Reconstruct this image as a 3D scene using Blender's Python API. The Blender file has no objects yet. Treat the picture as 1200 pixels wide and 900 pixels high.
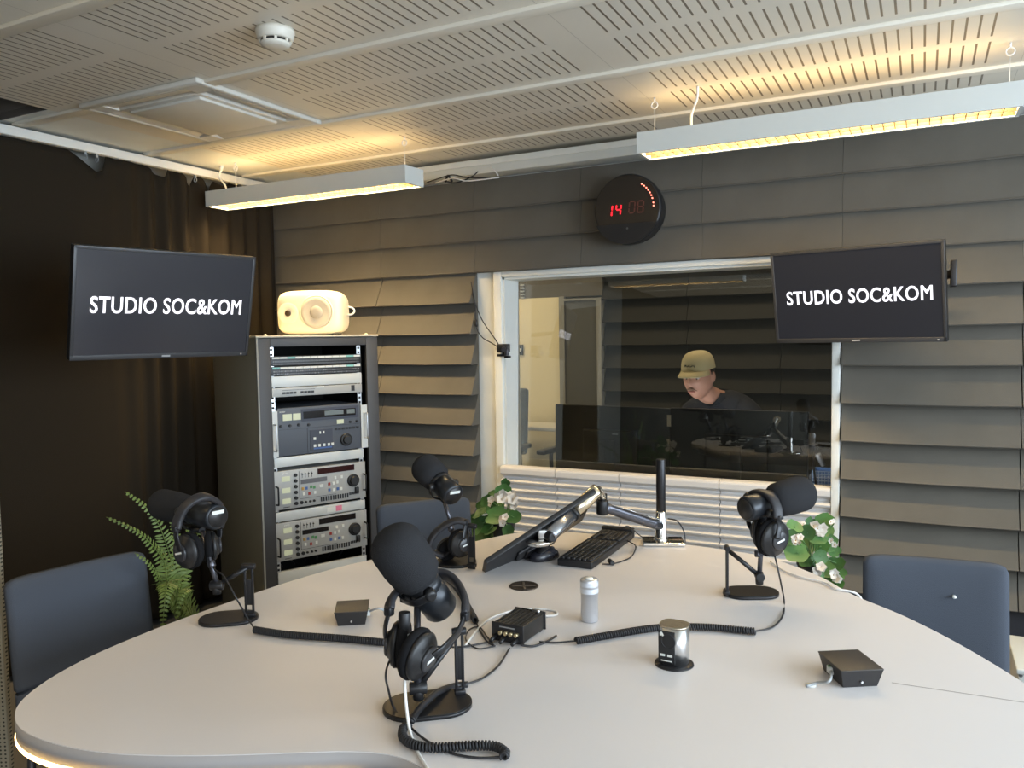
import bpy, bmesh, math, random
from mathutils import Vector as V, Matrix, Quaternion, noise
random.seed(7)
SC = bpy.context.scene
COL = SC.collection
PI = math.pi

# ------------------------------------------------------------------ materials
MATS = {}
def mat(name, col, rough=0.6, metal=0.0, bump=0.0, bscale=200.0, emis=None, estr=0.0, spec=0.5, var=0.0, vscale=6.0, coat=0.0, sss=0.0):
    if name in MATS: return MATS[name]
    m = bpy.data.materials.new(name); m.use_nodes = True
    nt = m.node_tree; b = nt.nodes['Principled BSDF']
    b.inputs['Base Color'].default_value = (*col, 1)
    b.inputs['Roughness'].default_value = rough
    b.inputs['Metallic'].default_value = metal
    b.inputs['Specular IOR Level'].default_value = spec
    b.inputs['Coat Weight'].default_value = coat
    if sss: b.inputs['Subsurface Weight'].default_value = sss; b.inputs['Subsurface Scale'].default_value = 0.01
    if emis: b.inputs['Emission Color'].default_value = (*emis, 1); b.inputs['Emission Strength'].default_value = estr
    tc = nt.nodes.new('ShaderNodeTexCoord')
    if bump > 0:
        n = nt.nodes.new('ShaderNodeTexNoise'); n.inputs['Scale'].default_value = bscale; n.inputs['Detail'].default_value = 3
        bp = nt.nodes.new('ShaderNodeBump'); bp.inputs['Strength'].default_value = bump; bp.inputs['Distance'].default_value = 0.002
        nt.links.new(tc.outputs['Object'], n.inputs['Vector']); nt.links.new(n.outputs['Fac'], bp.inputs['Height']); nt.links.new(bp.outputs['Normal'], b.inputs['Normal'])
    if var > 0:
        n = nt.nodes.new('ShaderNodeTexNoise'); n.inputs['Scale'].default_value = vscale; n.inputs['Detail'].default_value = 4
        r = nt.nodes.new('ShaderNodeValToRGB')
        r.color_ramp.elements[0].position = 0.3; r.color_ramp.elements[1].position = 0.7
        r.color_ramp.elements[0].color = (*[c*(1-var) for c in col], 1); r.color_ramp.elements[1].color = (*[min(1, c*(1+var)) for c in col], 1)
        nt.links.new(tc.outputs['Object'], n.inputs['Vector']); nt.links.new(n.outputs['Fac'], r.inputs['Fac']); nt.links.new(r.outputs['Color'], b.inputs['Base Color'])
    MATS[name] = m
    return m
def emit(name, col, s):
    if name in MATS: return MATS[name]
    m = bpy.data.materials.new(name); m.use_nodes = True; nt = m.node_tree; nt.nodes.clear()
    e = nt.nodes.new('ShaderNodeEmission'); e.inputs[0].default_value = (*col, 1); e.inputs[1].default_value = s
    o = nt.nodes.new('ShaderNodeOutputMaterial'); nt.links.new(e.outputs[0], o.inputs[0]); MATS[name] = m
    return m

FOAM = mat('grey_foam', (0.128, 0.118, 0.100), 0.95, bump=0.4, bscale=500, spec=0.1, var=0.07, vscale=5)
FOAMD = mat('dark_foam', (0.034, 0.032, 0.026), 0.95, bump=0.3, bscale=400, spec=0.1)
WHITE = mat('white_paint', (0.74, 0.75, 0.71), 0.5, var=0.02)
WHITEM = mat('white_metal', (0.62, 0.64, 0.61), 0.45)
CREAM = mat('cream_wall', (0.72, 0.62, 0.40), 0.8)
CURT = mat('curtain_fabric', (0.024, 0.019, 0.013), 0.9, bump=0.3, bscale=300, spec=0.1)
TABLE = mat('table_laminate', (0.64, 0.612, 0.60), 0.38, var=0.012, vscale=3, spec=0.4)
TEDGE = mat('table_edge', (0.36, 0.34, 0.33), 0.5)
RACKM = mat('rack_dark_metal', (0.055, 0.055, 0.058), 0.5)
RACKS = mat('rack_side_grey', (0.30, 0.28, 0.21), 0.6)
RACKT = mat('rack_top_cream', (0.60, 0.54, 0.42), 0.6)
ALU = mat('aluminium', (0.72, 0.73, 0.74), 0.3, 1.0)
SILV = mat('satin_silver', (0.62, 0.64, 0.68), 0.38, 0.75)
CHROME = mat('chrome', (0.82, 0.80, 0.76), 0.12, 1.0)
GMET = mat('gunmetal', (0.10, 0.10, 0.115), 0.28, 0.8)
EQG = mat('equipment_grey', (0.42, 0.42, 0.40), 0.5, 0.2)
EQL = mat('equipment_light', (0.62, 0.64, 0.62), 0.45, 0.1)
EQB = mat('equipment_slate', (0.085, 0.095, 0.115), 0.5)
EQB2 = mat('equipment_slate_dark', (0.045, 0.052, 0.075), 0.5)
BLK = mat('black_plastic', (0.012, 0.012, 0.013), 0.42)
BLKM = mat('black_metal', (0.016, 0.016, 0.018), 0.35, 0.3)
RUB = mat('black_rubber', (0.014, 0.014, 0.016), 0.6)
MICB = mat('mic_body_metal', (0.022, 0.025, 0.030), 0.33, 0.35)
FOAMB = mat('black_foam', (0.027, 0.0275, 0.030), 1.0, bump=0.7, bscale=900, spec=0.15)
LEATH = mat('black_leatherette', (0.020, 0.020, 0.024), 0.5, bump=0.2, bscale=400)
VELV = mat('black_velour', (0.011, 0.011, 0.012), 0.95, spec=0.1)
INNER = mat('rack_inner_black', (0.006, 0.006, 0.006), 0.8)
CHAIRF = mat('blue_grey_fabric', (0.074, 0.084, 0.104), 0.95, bump=0.5, bscale=700, spec=0.1)
CHAIRL = mat('chair_metal', (0.05, 0.05, 0.055), 0.4, 0.6)
SPK = mat('speaker_cream', (0.84, 0.78, 0.60), 0.4)
SPKG = mat('speaker_grille', (0.50, 0.47, 0.40), 0.6)
SPKD = mat('speaker_grille_inner', (0.36, 0.34, 0.30), 0.6)
LEAF = mat('leaf_green', (0.05, 0.14, 0.035), 0.5, var=0.35, vscale=14, spec=0.4)
LEAF2 = mat('leaf_green_light', (0.10, 0.22, 0.07), 0.5, var=0.35, vscale=12)
FERN = mat('fern_green', (0.12, 0.175, 0.035), 0.55, var=0.3, vscale=10)
PETAL = mat('petal_white', (0.80, 0.74, 0.66), 0.7, var=0.06, vscale=30)
POTB = mat('pot_black', (0.015, 0.015, 0.015), 0.5)
SOIL = mat('soil', (0.03, 0.02, 0.012), 1.0)
WCAB = mat('white_cable', (0.75, 0.74, 0.72), 0.4)
BCAB = mat('black_cable', (0.013, 0.013, 0.015), 0.45)
GCAB = mat('grey_cable', (0.35, 0.37, 0.38), 0.5)
SKIN = mat('skin', (0.42, 0.21, 0.14), 0.55, var=0.08, vscale=20, sss=0.05)
HAIR = mat('brown_hair', (0.05, 0.028, 0.016), 0.9)
TEE = mat('black_tee', (0.010, 0.010, 0.012), 0.95)
CAP = mat('khaki_cap', (0.46, 0.38, 0.20), 0.9, bump=0.3, bscale=600)
MONB = mat('monitor_back', (0.014, 0.0145, 0.016), 0.4)
TAN = mat('tan_sticker', (0.55, 0.47, 0.36), 0.8)
CARPET = mat('floor_carpet', (0.13, 0.125, 0.12), 0.95, bump=0.5, bscale=300)
DESKW = mat('desk_white', (0.6, 0.57, 0.5), 0.5)
VENTW = mat('vent_white', (0.64, 0.62, 0.56), 0.5)
TEAL = mat('label_teal', (0.25, 0.55, 0.52), 0.6)
LABW = mat('label_white', (0.72, 0.74, 0.70), 0.6)
LCDG = mat('meter_lcd', (0.48, 0.50, 0.36), 0.3, emis=(0.8, 0.85, 0.55), estr=0.12)
DISP = mat('display_dark', (0.008, 0.006, 0.007), 0.15)
DISPR = mat('display_dark_red', (0.03, 0.004, 0.005), 0.15)
PINK = mat('pink_scribble', (0.75, 0.22, 0.33), 0.7)
RED = mat('red_button', (0.35, 0.03, 0.02), 0.5)
BLUEB = mat('blue_button', (0.06, 0.13, 0.35), 0.5)
GRNB = mat('green_button', (0.08, 0.28, 0.10), 0.5)
YEL = mat('amber_button', (0.45, 0.26, 0.05), 0.5)
TXT = emit('screen_text', (0.93, 0.92, 1.0), 1.15)
LEDR = emit('led_red', (1.0, 0.012, 0.02), 2.2)
LEDP = emit('led_dot', (1.0, 0.20, 0.13), 2.5)
LEDDIM = mat('led_dim', (0.07, 0.026, 0.018), 0.4, emis=(0.4, 0.05, 0.03), estr=0.06)
STRIP = emit('led_strip', (1.0, 0.62, 0.22), 9.0)
TUBE = emit('lamp_tube', (1.0, 0.62, 0.16), 1.9)
LOUV = mat('louvre_metal', (0.13, 0.10, 0.050), 0.45, 0.0)
LINER = mat('lamp_liner', (0.12, 0.085, 0.038), 0.5)
PERF_B = None

# ------------------------------------------------------------------ geometry
def frame(d, up=(0, 0, 1)):
    z = V(d).normalized(); u = V(up)
    if abs(z.dot(u)) > 0.98: u = V((1, 0, 0)) if abs(z.x) < .9 else V((0, 1, 0))
    x = u.cross(z).normalized(); y = z.cross(x)
    return x, y, z
def spline(pts, n=8, closed=False):
    P = [V(p) for p in pts]; out = []; N = len(P)
    if N < 3: return P
    rng = range(N if closed else N-1)
    for i in rng:
        p0 = P[(i-1) % N] if (closed or i > 0) else P[0]*2-P[1]
        p1 = P[i]; p2 = P[(i+1) % N]
        p3 = P[(i+2) % N] if (closed or i+2 < N) else p2*2-p1
        for k in range(n):
            t = k/n
            out.append(0.5*((2*p1)+(p2-p0)*t+(2*p0-5*p1+4*p2-p3)*t*t+(3*p1-p0-3*p2+p3)*t**3))
    if not closed: out.append(P[-1].copy())
    return out

class MB:
    def __init__(s): s.bm = bmesh.new(); s.smooth = []
    def _face(s, vs, sm):
        try:
            f = s.bm.faces.new(vs); f.smooth = sm; return f
        except ValueError: return None
    def box(s, c, size, rot=None, bevel=0.0, seg=2, M=None):
        """box centred at c; rot = 3x3 Matrix or z angle"""
        if rot is None: R = Matrix.Identity(3)
        elif isinstance(rot, (int, float)): R = Matrix.Rotation(rot, 3, 'Z')
        else: R = rot
        c = V(c); t = bmesh.new()
        bmesh.ops.create_cube(t, size=1.0)
        for v in t.verts: v.co = V((v.co.x*size[0], v.co.y*size[1], v.co.z*size[2]))
        if bevel > 0:
            bmesh.ops.bevel(t, geom=list(t.edges), offset=bevel, segments=seg, affect='EDGES', profile=0.6)
            for f in t.faces: f.smooth = True
        for v in t.verts: v.co = R @ v.co + c
        s.merge(t); return s
    def merge(s, t):
        m = {}
        for v in t.verts: m[v] = s.bm.verts.new(v.co)
        for f in t.faces: s._face([m[v] for v in f.verts], f.smooth)
        t.free()
    def bb(s, lo, hi, bevel=0.0):
        lo = V(lo); hi = V(hi); return s.box((lo+hi)/2, hi-lo, None, bevel)
    def lathe(s, p, d, prof, seg=24, up=(0, 0, 1), sx=1.0, sy=1.0, cap=True):
        x, y, z = frame(d, up); p = V(p); rings = []
        for (h, r) in prof:
            if r < 1e-6: rings.append([s.bm.verts.new(p+z*h)])
            else: rings.append([s.bm.verts.new(p+z*h+x*(r*sx*math.cos(2*PI*k/seg))+y*(r*sy*math.sin(2*PI*k/seg))) for k in range(seg)])
        for a, b in zip(rings, rings[1:]):
            for k in range(seg):
                k2 = (k+1) % seg
                if len(a) == 1 and len(b) == 1: continue
                if len(a) == 1: s._face([a[0], b[k], b[k2]], True)
                elif len(b) == 1: s._face([a[k], b[0], a[k2]], True)
                else: s._face([a[k], b[k], b[k2], a[k2]], True)
        if cap:
            if len(rings[0]) > 1: s._face(rings[0], False)
            if len(rings[-1]) > 1: s._face(list(reversed(rings[-1])), False)
        return s
    def cyl(s, p0, p1, r, r2=None, seg=20, bev=0.0):
        p0 = V(p0); p1 = V(p1); d = p1-p0; L = d.length; r2 = r if r2 is None else r2
        if bev > 0: prof = [(0, r-bev), (bev*.3, r-bev*.3), (bev, r), (L-bev, r2), (L-bev*.3, r2-bev*.3), (L, r2-bev)]
        else: prof = [(0, r), (L, r2)]
        return s.lathe(p0, d, prof, seg)
    def ell(s, c, r, rot=None, seg=20, rings=12):
        R = Matrix.Identity(3) if rot is None else rot
        t = bmesh.new(); bmesh.ops.create_uvsphere(t, u_segments=seg, v_segments=rings, radius=1)
        for v in t.verts: v.co = R @ V((v.co.x*r[0], v.co.y*r[1], v.co.z*r[2])) + V(c)
        for f in t.faces: f.smooth = True
        s.merge(t); return s
    def tube(s, pts, r, seg=8, w=None, h=None, upv=(0, 0, 1), sub=0, closed=False, radii=None):
        """round tube, or flattened (w,h half-sizes) with upv giving h direction"""
        P = spline(pts, sub, closed) if sub else [V(p) for p in pts]
        n = len(P); rings = []; prev = None
        for i, p in enumerate(P):
            if closed: t = (P[(i+1) % n]-P[i-1])
            else: t = P[min(i+1, n-1)]-P[max(i-1, 0)]
            if t.length < 1e-9: t = V((0, 0, 1))
            t.normalize()
            if w is None:
                if prev is None:
                    x, y, _ = frame(t); prev = x
                else:
                    x = prev-t*prev.dot(t)
                    if x.length < 1e-6: x = frame(t)[0]
                    x.normalize(); prev = x
                y = t.cross(x); rr = r if radii is None else radii[min(len(radii)-1, int(i*len(radii)/n))]
                rings.append([s.bm.verts.new(p+x*rr*math.cos(2*PI*k/seg)+y*rr*math.sin(2*PI*k/seg)) for k in range(seg)])
            else:
                u = V(upv(p) if callable(upv) else upv); u = (u-t*u.dot(t)).normalized(); x = t.cross(u)
                rings.append([s.bm.verts.new(p+x*w*(abs(math.cos(a))**.6*(1 if math.cos(a) > 0 else -1))+u*h*(abs(math.sin(a))**.6*(1 if math.sin(a) > 0 else -1))) for a in [2*PI*(k+.5)/12 for k in range(12)]])
        m = len(rings[0])
        for i in range(n if closed else n-1):
            a = rings[i]; b = rings[(i+1) % n]
            for k in range(m): s._face([a[k], a[(k+1) % m], b[(k+1) % m], b[k]], True)
        if not closed: s._face(list(reversed(rings[0])), False); s._face(rings[-1], False)
        return s
    def prism(s, poly, z0, z1, sm=False):
        a = [s.bm.verts.new((p[0], p[1], z0)) for p in poly]; b = [s.bm.verts.new((p[0], p[1], z1)) for p in poly]
        s._face(list(reversed(a)), False); s._face(b, False)
        for i in range(len(a)): s._face([a[i], a[(i+1) % len(a)], b[(i+1) % len(a)], b[i]], sm)
        return s
    def extr(s, poly, d, sm=False):
        """poly: list of 3D pts, extruded by vector d"""
        a = [s.bm.verts.new(p) for p in poly]; b = [s.bm.verts.new(V(p)+V(d)) for p in poly]
        s._face(list(reversed(a)), False); s._face(b, False)
        for i in range(len(a)): s._face([a[i], a[(i+1) % len(a)], b[(i+1) % len(a)], b[i]], sm)
        return s
    def quad(s, pts, sm=False):
        s._face([s.bm.verts.new(p) for p in pts], sm); return s
    def torus(s, c, d, R, r, seg=32, rs=8, a0=0, a1=2*PI):
        x, y, z = frame(d); full = abs(a1-a0-2*PI) < 1e-6; n = seg
        pts = [V(c)+x*R*math.cos(a0+(a1-a0)*k/n)+y*R*math.sin(a0+(a1-a0)*k/n) for k in range(n if full else n+1)]
        return s.tube(pts, r, rs, closed=full)
    def build(s, name, m, parent=None, base=None, kind=None, bevel=0, weld=False):
        bm = s.bm
        if weld: bmesh.ops.remove_doubles(bm, verts=bm.verts, dist=1e-5)
        bmesh.ops.recalc_face_normals(bm, faces=bm.faces)
        root = V((0, 0, 0))
        if parent is not None:
            q = parent
            while q is not None: root += V(q.location); q = q.parent
        loc = V((0, 0, 0))
        if parent is None and kind != 'structure' and bm.verts:
            if base is not None: loc = V(base)
            else:
                lo = V([min(v.co[i] for v in bm.verts) for i in range(3)]); hi = V([max(v.co[i] for v in bm.verts) for i in range(3)])
                loc = V(((lo.x+hi.x)/2, (lo.y+hi.y)/2, lo.z))
        off = root+loc
        for v in bm.verts: v.co -= off
        me = bpy.data.meshes.new(name); bm.to_mesh(me); bm.free()
        me.materials.append(m)
        o = bpy.data.objects.new(name, me); o.location = loc; COL.objects.link(o)
        if parent is not None: o.parent = parent
        if kind: o['kind'] = kind
        if bevel:
            md = o.modifiers.new('bevel', 'BEVEL'); md.width = bevel; md.segments = 2; md.limit_method = 'ANGLE'
        return o
def thing(name, label, cat, loc, group=None):
    o = bpy.data.objects.new(name, None); COL.objects.link(o); o.location = loc; o.empty_display_size = .05
    return tag(o, label, cat, group)
def tag(o, label, cat, group=None):
    o['label'] = label; o['category'] = cat
    if group: o['group'] = group
    return o
def lab(o, l): o['label'] = l; return o
def text_mesh(txt, origin, ex, ez, w, h, bold=0.0, depth=0.0006, name='lettering', m=None, parent=None, spacing=1.06):
    """text fitted into w x h box, lower-left corner at origin"""
    def mk(body, off):
        cu = bpy.data.curves.new('t', 'FONT'); cu.body = body; cu.size = 1; cu.offset = off; cu.space_character = spacing; cu.resolution_u = 4
        ob = bpy.data.objects.new('t', cu); COL.objects.link(ob)
        dg = bpy.context.evaluated_depsgraph_get(); me = bpy.data.meshes.new_from_object(ob.evaluated_get(dg))
        bpy.data.objects.remove(ob); bpy.data.curves.remove(cu); return me
    em = txt.endswith('M'); xm = 0
    if em:
        f_ = mk(txt, 0); xm = max(v.co.x for v in f_.vertices); bpy.data.meshes.remove(f_)
    me = mk(txt[:-1] if em else txt, bold)
    xs = [v.co.x for v in me.vertices]; ys = [v.co.y for v in me.vertices]
    x0, x1, y0, y1 = min(xs), max(xs), min(ys), max(ys)
    if em: x1 = xm+bold
    ex = V(ex); ez = V(ez); mb = MB(); o = V(origin)
    vs = [mb.bm.verts.new(o+ex*((v.co.x-x0)/(x1-x0)*w)+ez*((v.co.y-y0)/(y1-y0)*h)) for v in me.vertices]
    for p in me.polygons: mb._face([vs[i] for i in p.vertices], False)
    bpy.data.meshes.remove(me)
    if em:
        a, b, st = x1-.660, x1, .098+2*bold; H_ = .682+bold; B_ = -bold; md = (a+b)/2; q = st*1.02
        for pl in ([(a, B_), (a+st, B_), (a+st, H_-.16), (a, H_)], [(b-st, B_), (b, B_), (b, H_), (b-st, H_-.16)], [(a, H_), (a+st, H_-.16), (md, .27), (md, .27+q+.06), (a+st*1.05, H_)], [(b, H_), (b-st*1.05, H_), (md, .27+q+.06), (md, .27), (b-st, H_-.16)]):
            mb._face([mb.bm.verts.new(o+ex*((x-x0)/(x1-x0)*w)+ez*((y-y0)/(y1-y0)*h)) for x, y in pl], False)
    bmesh.ops.remove_doubles(mb.bm, verts=mb.bm.verts, dist=1e-6)
    n = ex.cross(ez).normalized()
    r = bmesh.ops.extrude_face_region(mb.bm, geom=list(mb.bm.faces))
    for g in r['geom']:
        if isinstance(g, bmesh.types.BMVert): g.co += n*depth
    return mb.build(name, m, parent)

# ------------------------------------------------------------------ camera
cam = bpy.data.cameras.new('camera'); co = bpy.data.objects.new('camera', cam); COL.objects.link(co)
cam.sensor_width = 36; cam.lens = 937.56/1200*36; cam.clip_start = .05
yaw, pitch, roll = [math.radians(a) for a in (27.18, 3.374, -0.939)]
fw = V((-math.sin(yaw)*math.cos(pitch), math.cos(yaw)*math.cos(pitch), -math.sin(pitch)))
rt = V((math.cos(yaw), math.sin(yaw), 0)); up = rt.cross(fw)
r2 = rt*math.cos(roll)+up*math.sin(roll); u2 = -rt*math.sin(roll)+up*math.cos(roll)
co.matrix_world = Matrix(((r2.x, u2.x, -fw.x, 0), (r2.y, u2.y, -fw.y, 0), (r2.z, u2.z, -fw.z, 1.39), (0, 0, 0, 1)))
SC.camera = co

# ------------------------------------------------------------------ room shell
XL, XR, YF, YB, ZC = -3.46, 2.05, -2.3, 3.66, 2.29
MB().bb((XL-.1, YF-.1, -.1), (XR+.1, 6.8, 0)).build('floor', CARPET, kind='structure')
def ceiling_mat():
    m = bpy.data.materials.new('slotted_ceiling'); m.use_nodes = True; nt = m.node_tree; N = nt.nodes; L = nt.links
    b = N['Principled BSDF']; b.inputs['Roughness'].default_value = .42; b.inputs['Specular IOR Level'].default_value = .5
    tc = N.new('ShaderNodeTexCoord'); sp = N.new('ShaderNodeSeparateXYZ'); L.new(tc.outputs['Object'], sp.inputs[0])
    def mt(op, a, c=None):
        n = N.new('ShaderNodeMath'); n.operation = op
        for i, v in enumerate((a, c)):
            if v is None: continue
            if isinstance(v, (int, float)): n.inputs[i].default_value = v
            else: L.new(v, n.inputs[i])
        return n.outputs[0]
    def band(v, lo, hi): return mt('MULTIPLY', mt('GREATER_THAN', v, lo), mt('LESS_THAN', v, hi))
    y = mt('FLOORED_MODULO', mt('SUBTRACT', sp.outputs[1], 2.043), 0.6165)
    x = mt('FLOORED_MODULO', mt('SUBTRACT', sp.outputs[0], 0.196), 1.2264)
    xs = mt('FLOORED_MODULO', mt('SUBTRACT', x, 0.1825), 0.0365)
    rows = mt('MAXIMUM', band(y, .036, .265), band(y, .318, .545))
    slot = mt('MULTIPLY', mt('MULTIPLY', rows, mt('GREATER_THAN', x, .176)), mt('LESS_THAN', xs, .0065))
    lim = mt('MULTIPLY', mt('GREATER_THAN', sp.outputs[0], -2.98), mt('LESS_THAN', sp.outputs[1], 3.47))
    plain = mt('MULTIPLY', band(sp.outputs[1], 2.0, 2.66), mt('LESS_THAN', sp.outputs[0], -2.2)); lim = mt('MULTIPLY', lim, mt('SUBTRACT', 1.0, plain))
    slot = mt('MULTIPLY', slot, lim)
    seam = mt('MAXIMUM', mt('LESS_THAN', y, .004), band(x, .086, .0885))
    mx = N.new('ShaderNodeMix'); mx.data_type = 'RGBA'; mx.inputs[6].default_value = (.74, .69, .59, 1); mx.inputs[7].default_value = (.20, .16, .11, 1)
    L.new(mt('MAXIMUM', slot, mt('MULTIPLY', seam, .35)), mx.inputs[0]); L.new(mx.outputs[2], b.inputs['Base Color'])
    bp = N.new('ShaderNodeBump'); bp.invert = True; bp.inputs['Strength'].default_value = .6; bp.inputs['Distance'].default_value = .003
    L.new(slot, bp.inputs['Height']); L.new(bp.outputs[0], b.inputs['Normal'])
    return m
CEIL = ceiling_mat()
MB().bb((-3.0, YF, ZC), (XR+.1, YB, ZC+.03)).build('ceiling', CEIL, kind='structure')
MB().bb((XL-.1, 1.98, ZC), (-3.0, YB, ZC+.03)).build('ceiling', WHITE, kind='structure')
MB().bb((XL-.1, YF, ZC+.22), (-3.0, 1.98, ZC+.25)).build('ceiling', mat('plenum', (.16, .14, .12), .9), kind='structure')
BARM = mat('ceiling_bar', (.82, .77, .66), .45)
PLEN = mat('plenum', (.16, .14, .12), .9)
w = MB(); w.bb((-3.0, YF, ZC+.001), (-2.97, 1.98, ZC+.25)); w.bb((XL-.1, 1.98, ZC+.001), (-2.97, 2.0, ZC+.25)); w.build('plenum_light_stop', PLEN, kind='structure')  # closure boxes added to keep world light out of the plenum
k = 0
for yy in (-1.656, -1.04, -.423, .194, .81, 1.427, 2.043, 2.660, 3.2765):
    k += 1
    MB().bb((-3.30 if yy > 2 else -3.0, yy-.024, ZC-.012), (XR, yy+.024, ZC+.001), .003).build('trim_%d' % k, BARM, kind='structure')
# walls
MB().bb((XL-.1, YF, 0), (XL, YB, ZC+.25)).build('wall_left', mat('wall_grey', (.42, .41, .37), .7), kind='structure')
w = MB(); RX0, RX1, RZ0, RZ1 = -.35, 1.85, .85, 2.1; w.bb((XL-.1, YF-.1, 0), (RX0, YF, ZC+.25)); w.bb((RX1, YF-.1, 0), (XR, YF, ZC)); w.bb((RX0, YF-.1, 0), (RX1, YF, RZ0)); w.bb((RX0, YF-.1, RZ1), (RX1, YF, ZC))
w.build('wall_rear', FOAM, kind='structure')
w = MB()
for xx in (RX0, .73, RX1-.04): w.bb((xx, YF-.08, RZ0), (xx+.04, YF-.03, RZ1))
w.bb((RX0, YF-.08, RZ0), (RX1, YF-.03, RZ0+.04)); w.bb((RX0, YF-.08, RZ1-.04), (RX1, YF-.03, RZ1)); w.build('window_added_rear', WHITEM, kind='structure')  # unseen window frame, added around the rear fill light
# right wall with a window opening
w = MB(); w.bb((XR, YF, 0), (XR+.12, YB, .85)); w.bb((XR, YF, 2.1), (XR+.12, YB, ZC)); w.bb((XR, YF, .85), (XR+.12, -1.2, 2.1)); w.bb((XR, 2.9, .85), (XR+.12, YB, 2.1))
w.build('wall_right', WHITE, kind='structure')
w2 = MB()
for yy in (-1.2, .15, 1.5, 2.86): w2.bb((XR+.02, yy, .85), (XR+.08, yy+.04, 2.1))
w2.bb((XR+.02, -1.2, .85), (XR+.08, 2.9, .89)); w2.bb((XR+.02, -1.2, 2.06), (XR+.08, 2.9, 2.1))
w2.build('window_2', WHITEM, kind='structure')
# back wall with control-room window
WX0, WX1, WZ0, WZ1 = -1.905, -0.335, 0.70, 1.692
w = MB(); w.bb((XL-.1, YB-.03, 0), (WX0, 3.80, ZC+.03)); w.bb((WX1, YB-.03, 0), (XR, 3.80, ZC)); w.bb((WX0, YB-.03, WZ1), (WX1, 3.80, ZC+.03)); w.bb((WX0, YB-.03, 0), (WX1, 3.80, WZ0))
w.build('wall_back', WHITE, kind='structure')
# window casing
wn = thing('window_1', '', '', (WX0, 3.63, WZ0)); del wn['label']; del wn['category']; wn['kind'] = 'structure'
c = MB()
c.bb((WX0-.045, 3.605, .05), (WX0, 3.645, WZ1+.028), .003); c.bb((WX1, 3.565, .05), (WX1+.032, 3.645, WZ1+.028), .003)
c.bb((WX0, 3.605, WZ1), (WX1, 3.645, WZ1+.028), .003)
c.bb((WX0, 3.62, WZ0), (WX0+.012, 3.78, WZ1)); c.bb((WX0, 3.62, WZ1-.012), (WX1, 3.78, WZ1))
c.build('frame', WHITE, wn)
def glass():
    m = bpy.data.materials.new('window_glass'); m.use_nodes = True; nt = m.node_tree; nt.nodes.clear()
    tr = nt.nodes.new('ShaderNodeBsdfTransparent'); tr.inputs[0].default_value = (.93, .95, .93, 1)
    gl = nt.nodes.new('ShaderNodeBsdfGlossy'); gl.inputs['Roughness'].default_value = 0.0
    fr = nt.nodes.new('ShaderNodeFresnel'); fr.inputs[0].default_value = 1.85
    mx = nt.nodes.new('ShaderNodeMixShader'); o = nt.nodes.new('ShaderNodeOutputMaterial')
    nt.links.new(fr.outputs[0], mx.inputs[0]); nt.links.new(tr.outputs[0], mx.inputs[1]); nt.links.new(gl.outputs[0], mx.inputs[2]); nt.links.new(mx.outputs[0], o.inputs[0])
    return m
GLASS = glass()
MB().box(((WX0+WX1)/2, 3.765, (WZ0+WZ1)/2), (WX1-WX0-.004, .008, WZ1-WZ0-.004), Matrix.Rotation(math.radians(-2.0), 3, 'X')).build('pane', GLASS, wn)
MB().bb((XL, 3.60, .0), (WX0-.2, 3.63, .09)).build('baseboard_back', mat('dark_base', (.03, .03, .035), .6), kind='structure')
MB().bb((WX1+.05, 3.60, 0), (XR, 3.63, .30)).build('baseboard_right', mat('dark_base', (.03, .03, .035), .6), kind='structure')

# foam cladding -------------------------------------------------------------
PIT = .157
def foam_panel(x0, x1, k0, k1, label, ylip=3.538, yb=3.625, m=FOAM, group='slatted foam panels on the back wall', z0=1.25, jit=.0012):
    mb = MB(); prof = []
    zt = z0+PIT*k1
    yi = yb-.012
    prof.append((yb, zt)); prof.append((yi, zt))
    for k in range(k1-1, k0-1, -1):
        zl = z0+PIT*k
        prof.append((ylip+.004, zl+.010)); prof.append((ylip, zl+.004)); prof.append((ylip+.004, zl))
        prof.append((yi, zl+.003 if k > k0 else zl))
    prof.append((yb, z0+PIT*k0))
    n = 10; rings = []
    for i in range(n+1):
        x = x0+(x1-x0)*i/n; sag = .0025*math.sin(PI*i/n)
        rings.append([mb.bm.verts.new((x, y+(jit*noise.noise(V((x*3, y*3, z*2))) if y < ylip+.01 else 0), z-(sag if y < ylip+.01 else 0))) for (y, z) in prof])
    M = len(prof)
    for i in range(n):
        for j in range(M): mb._face([rings[i][j], rings[i][(j+1) % M], rings[i+1][(j+1) % M], rings[i+1][j]], False)
    mb._face(rings[0], False); mb._face(list(reversed(rings[-1])), False)
    o = mb.build('acoustic_foam_panel', m)
    tag(o, label, 'acoustic panel', group)
    return o
cols = [-3.445, -2.64, -2.05, -1.463, -.88, -.300, .338, .93, 1.52]
nm = ['grey slatted foam panel in the top corner beside the dark curtain', 'grey slatted foam panel on the wall above the white speaker and rack', 'grey slatted foam panel over the top left corner of the control window', 'grey slatted foam panel carrying the round clock above the window',
      'grey slatted foam panel above the window between clock and right screen', 'grey slatted foam panel above the right wall screen', 'grey slatted foam panel at top right edge beyond the right screen', 'grey slatted foam panel far right out past the frame edge top']
for i in range(8):
    foam_panel(cols[i]+.0006, cols[i+1]-.0006, 3, 6, nm[i], ylip=3.583)
foam_panel(cols[0]+.002, cols[1]-.002, -6, 3, 'tall brown-lit slatted foam panel behind the equipment rack')
foam_panel(cols[1]+.002, cols[2]-.002, -6, 3, 'tall slatted foam panel between equipment rack and window frame')
foam_panel(cols[5]+.004, cols[6]-.002, -6, 3, 'tall slatted foam panel behind the right chair, right of the window')
foam_panel(cols[6]+.002, cols[7]-.002, -6, 3, 'tall slatted foam panel at the right edge beyond the vertical seam')
foam_panel(cols[7]+.002, cols[8]-.002, -6, 3, 'tall slatted foam panel farthest right past the picture edge')

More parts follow.
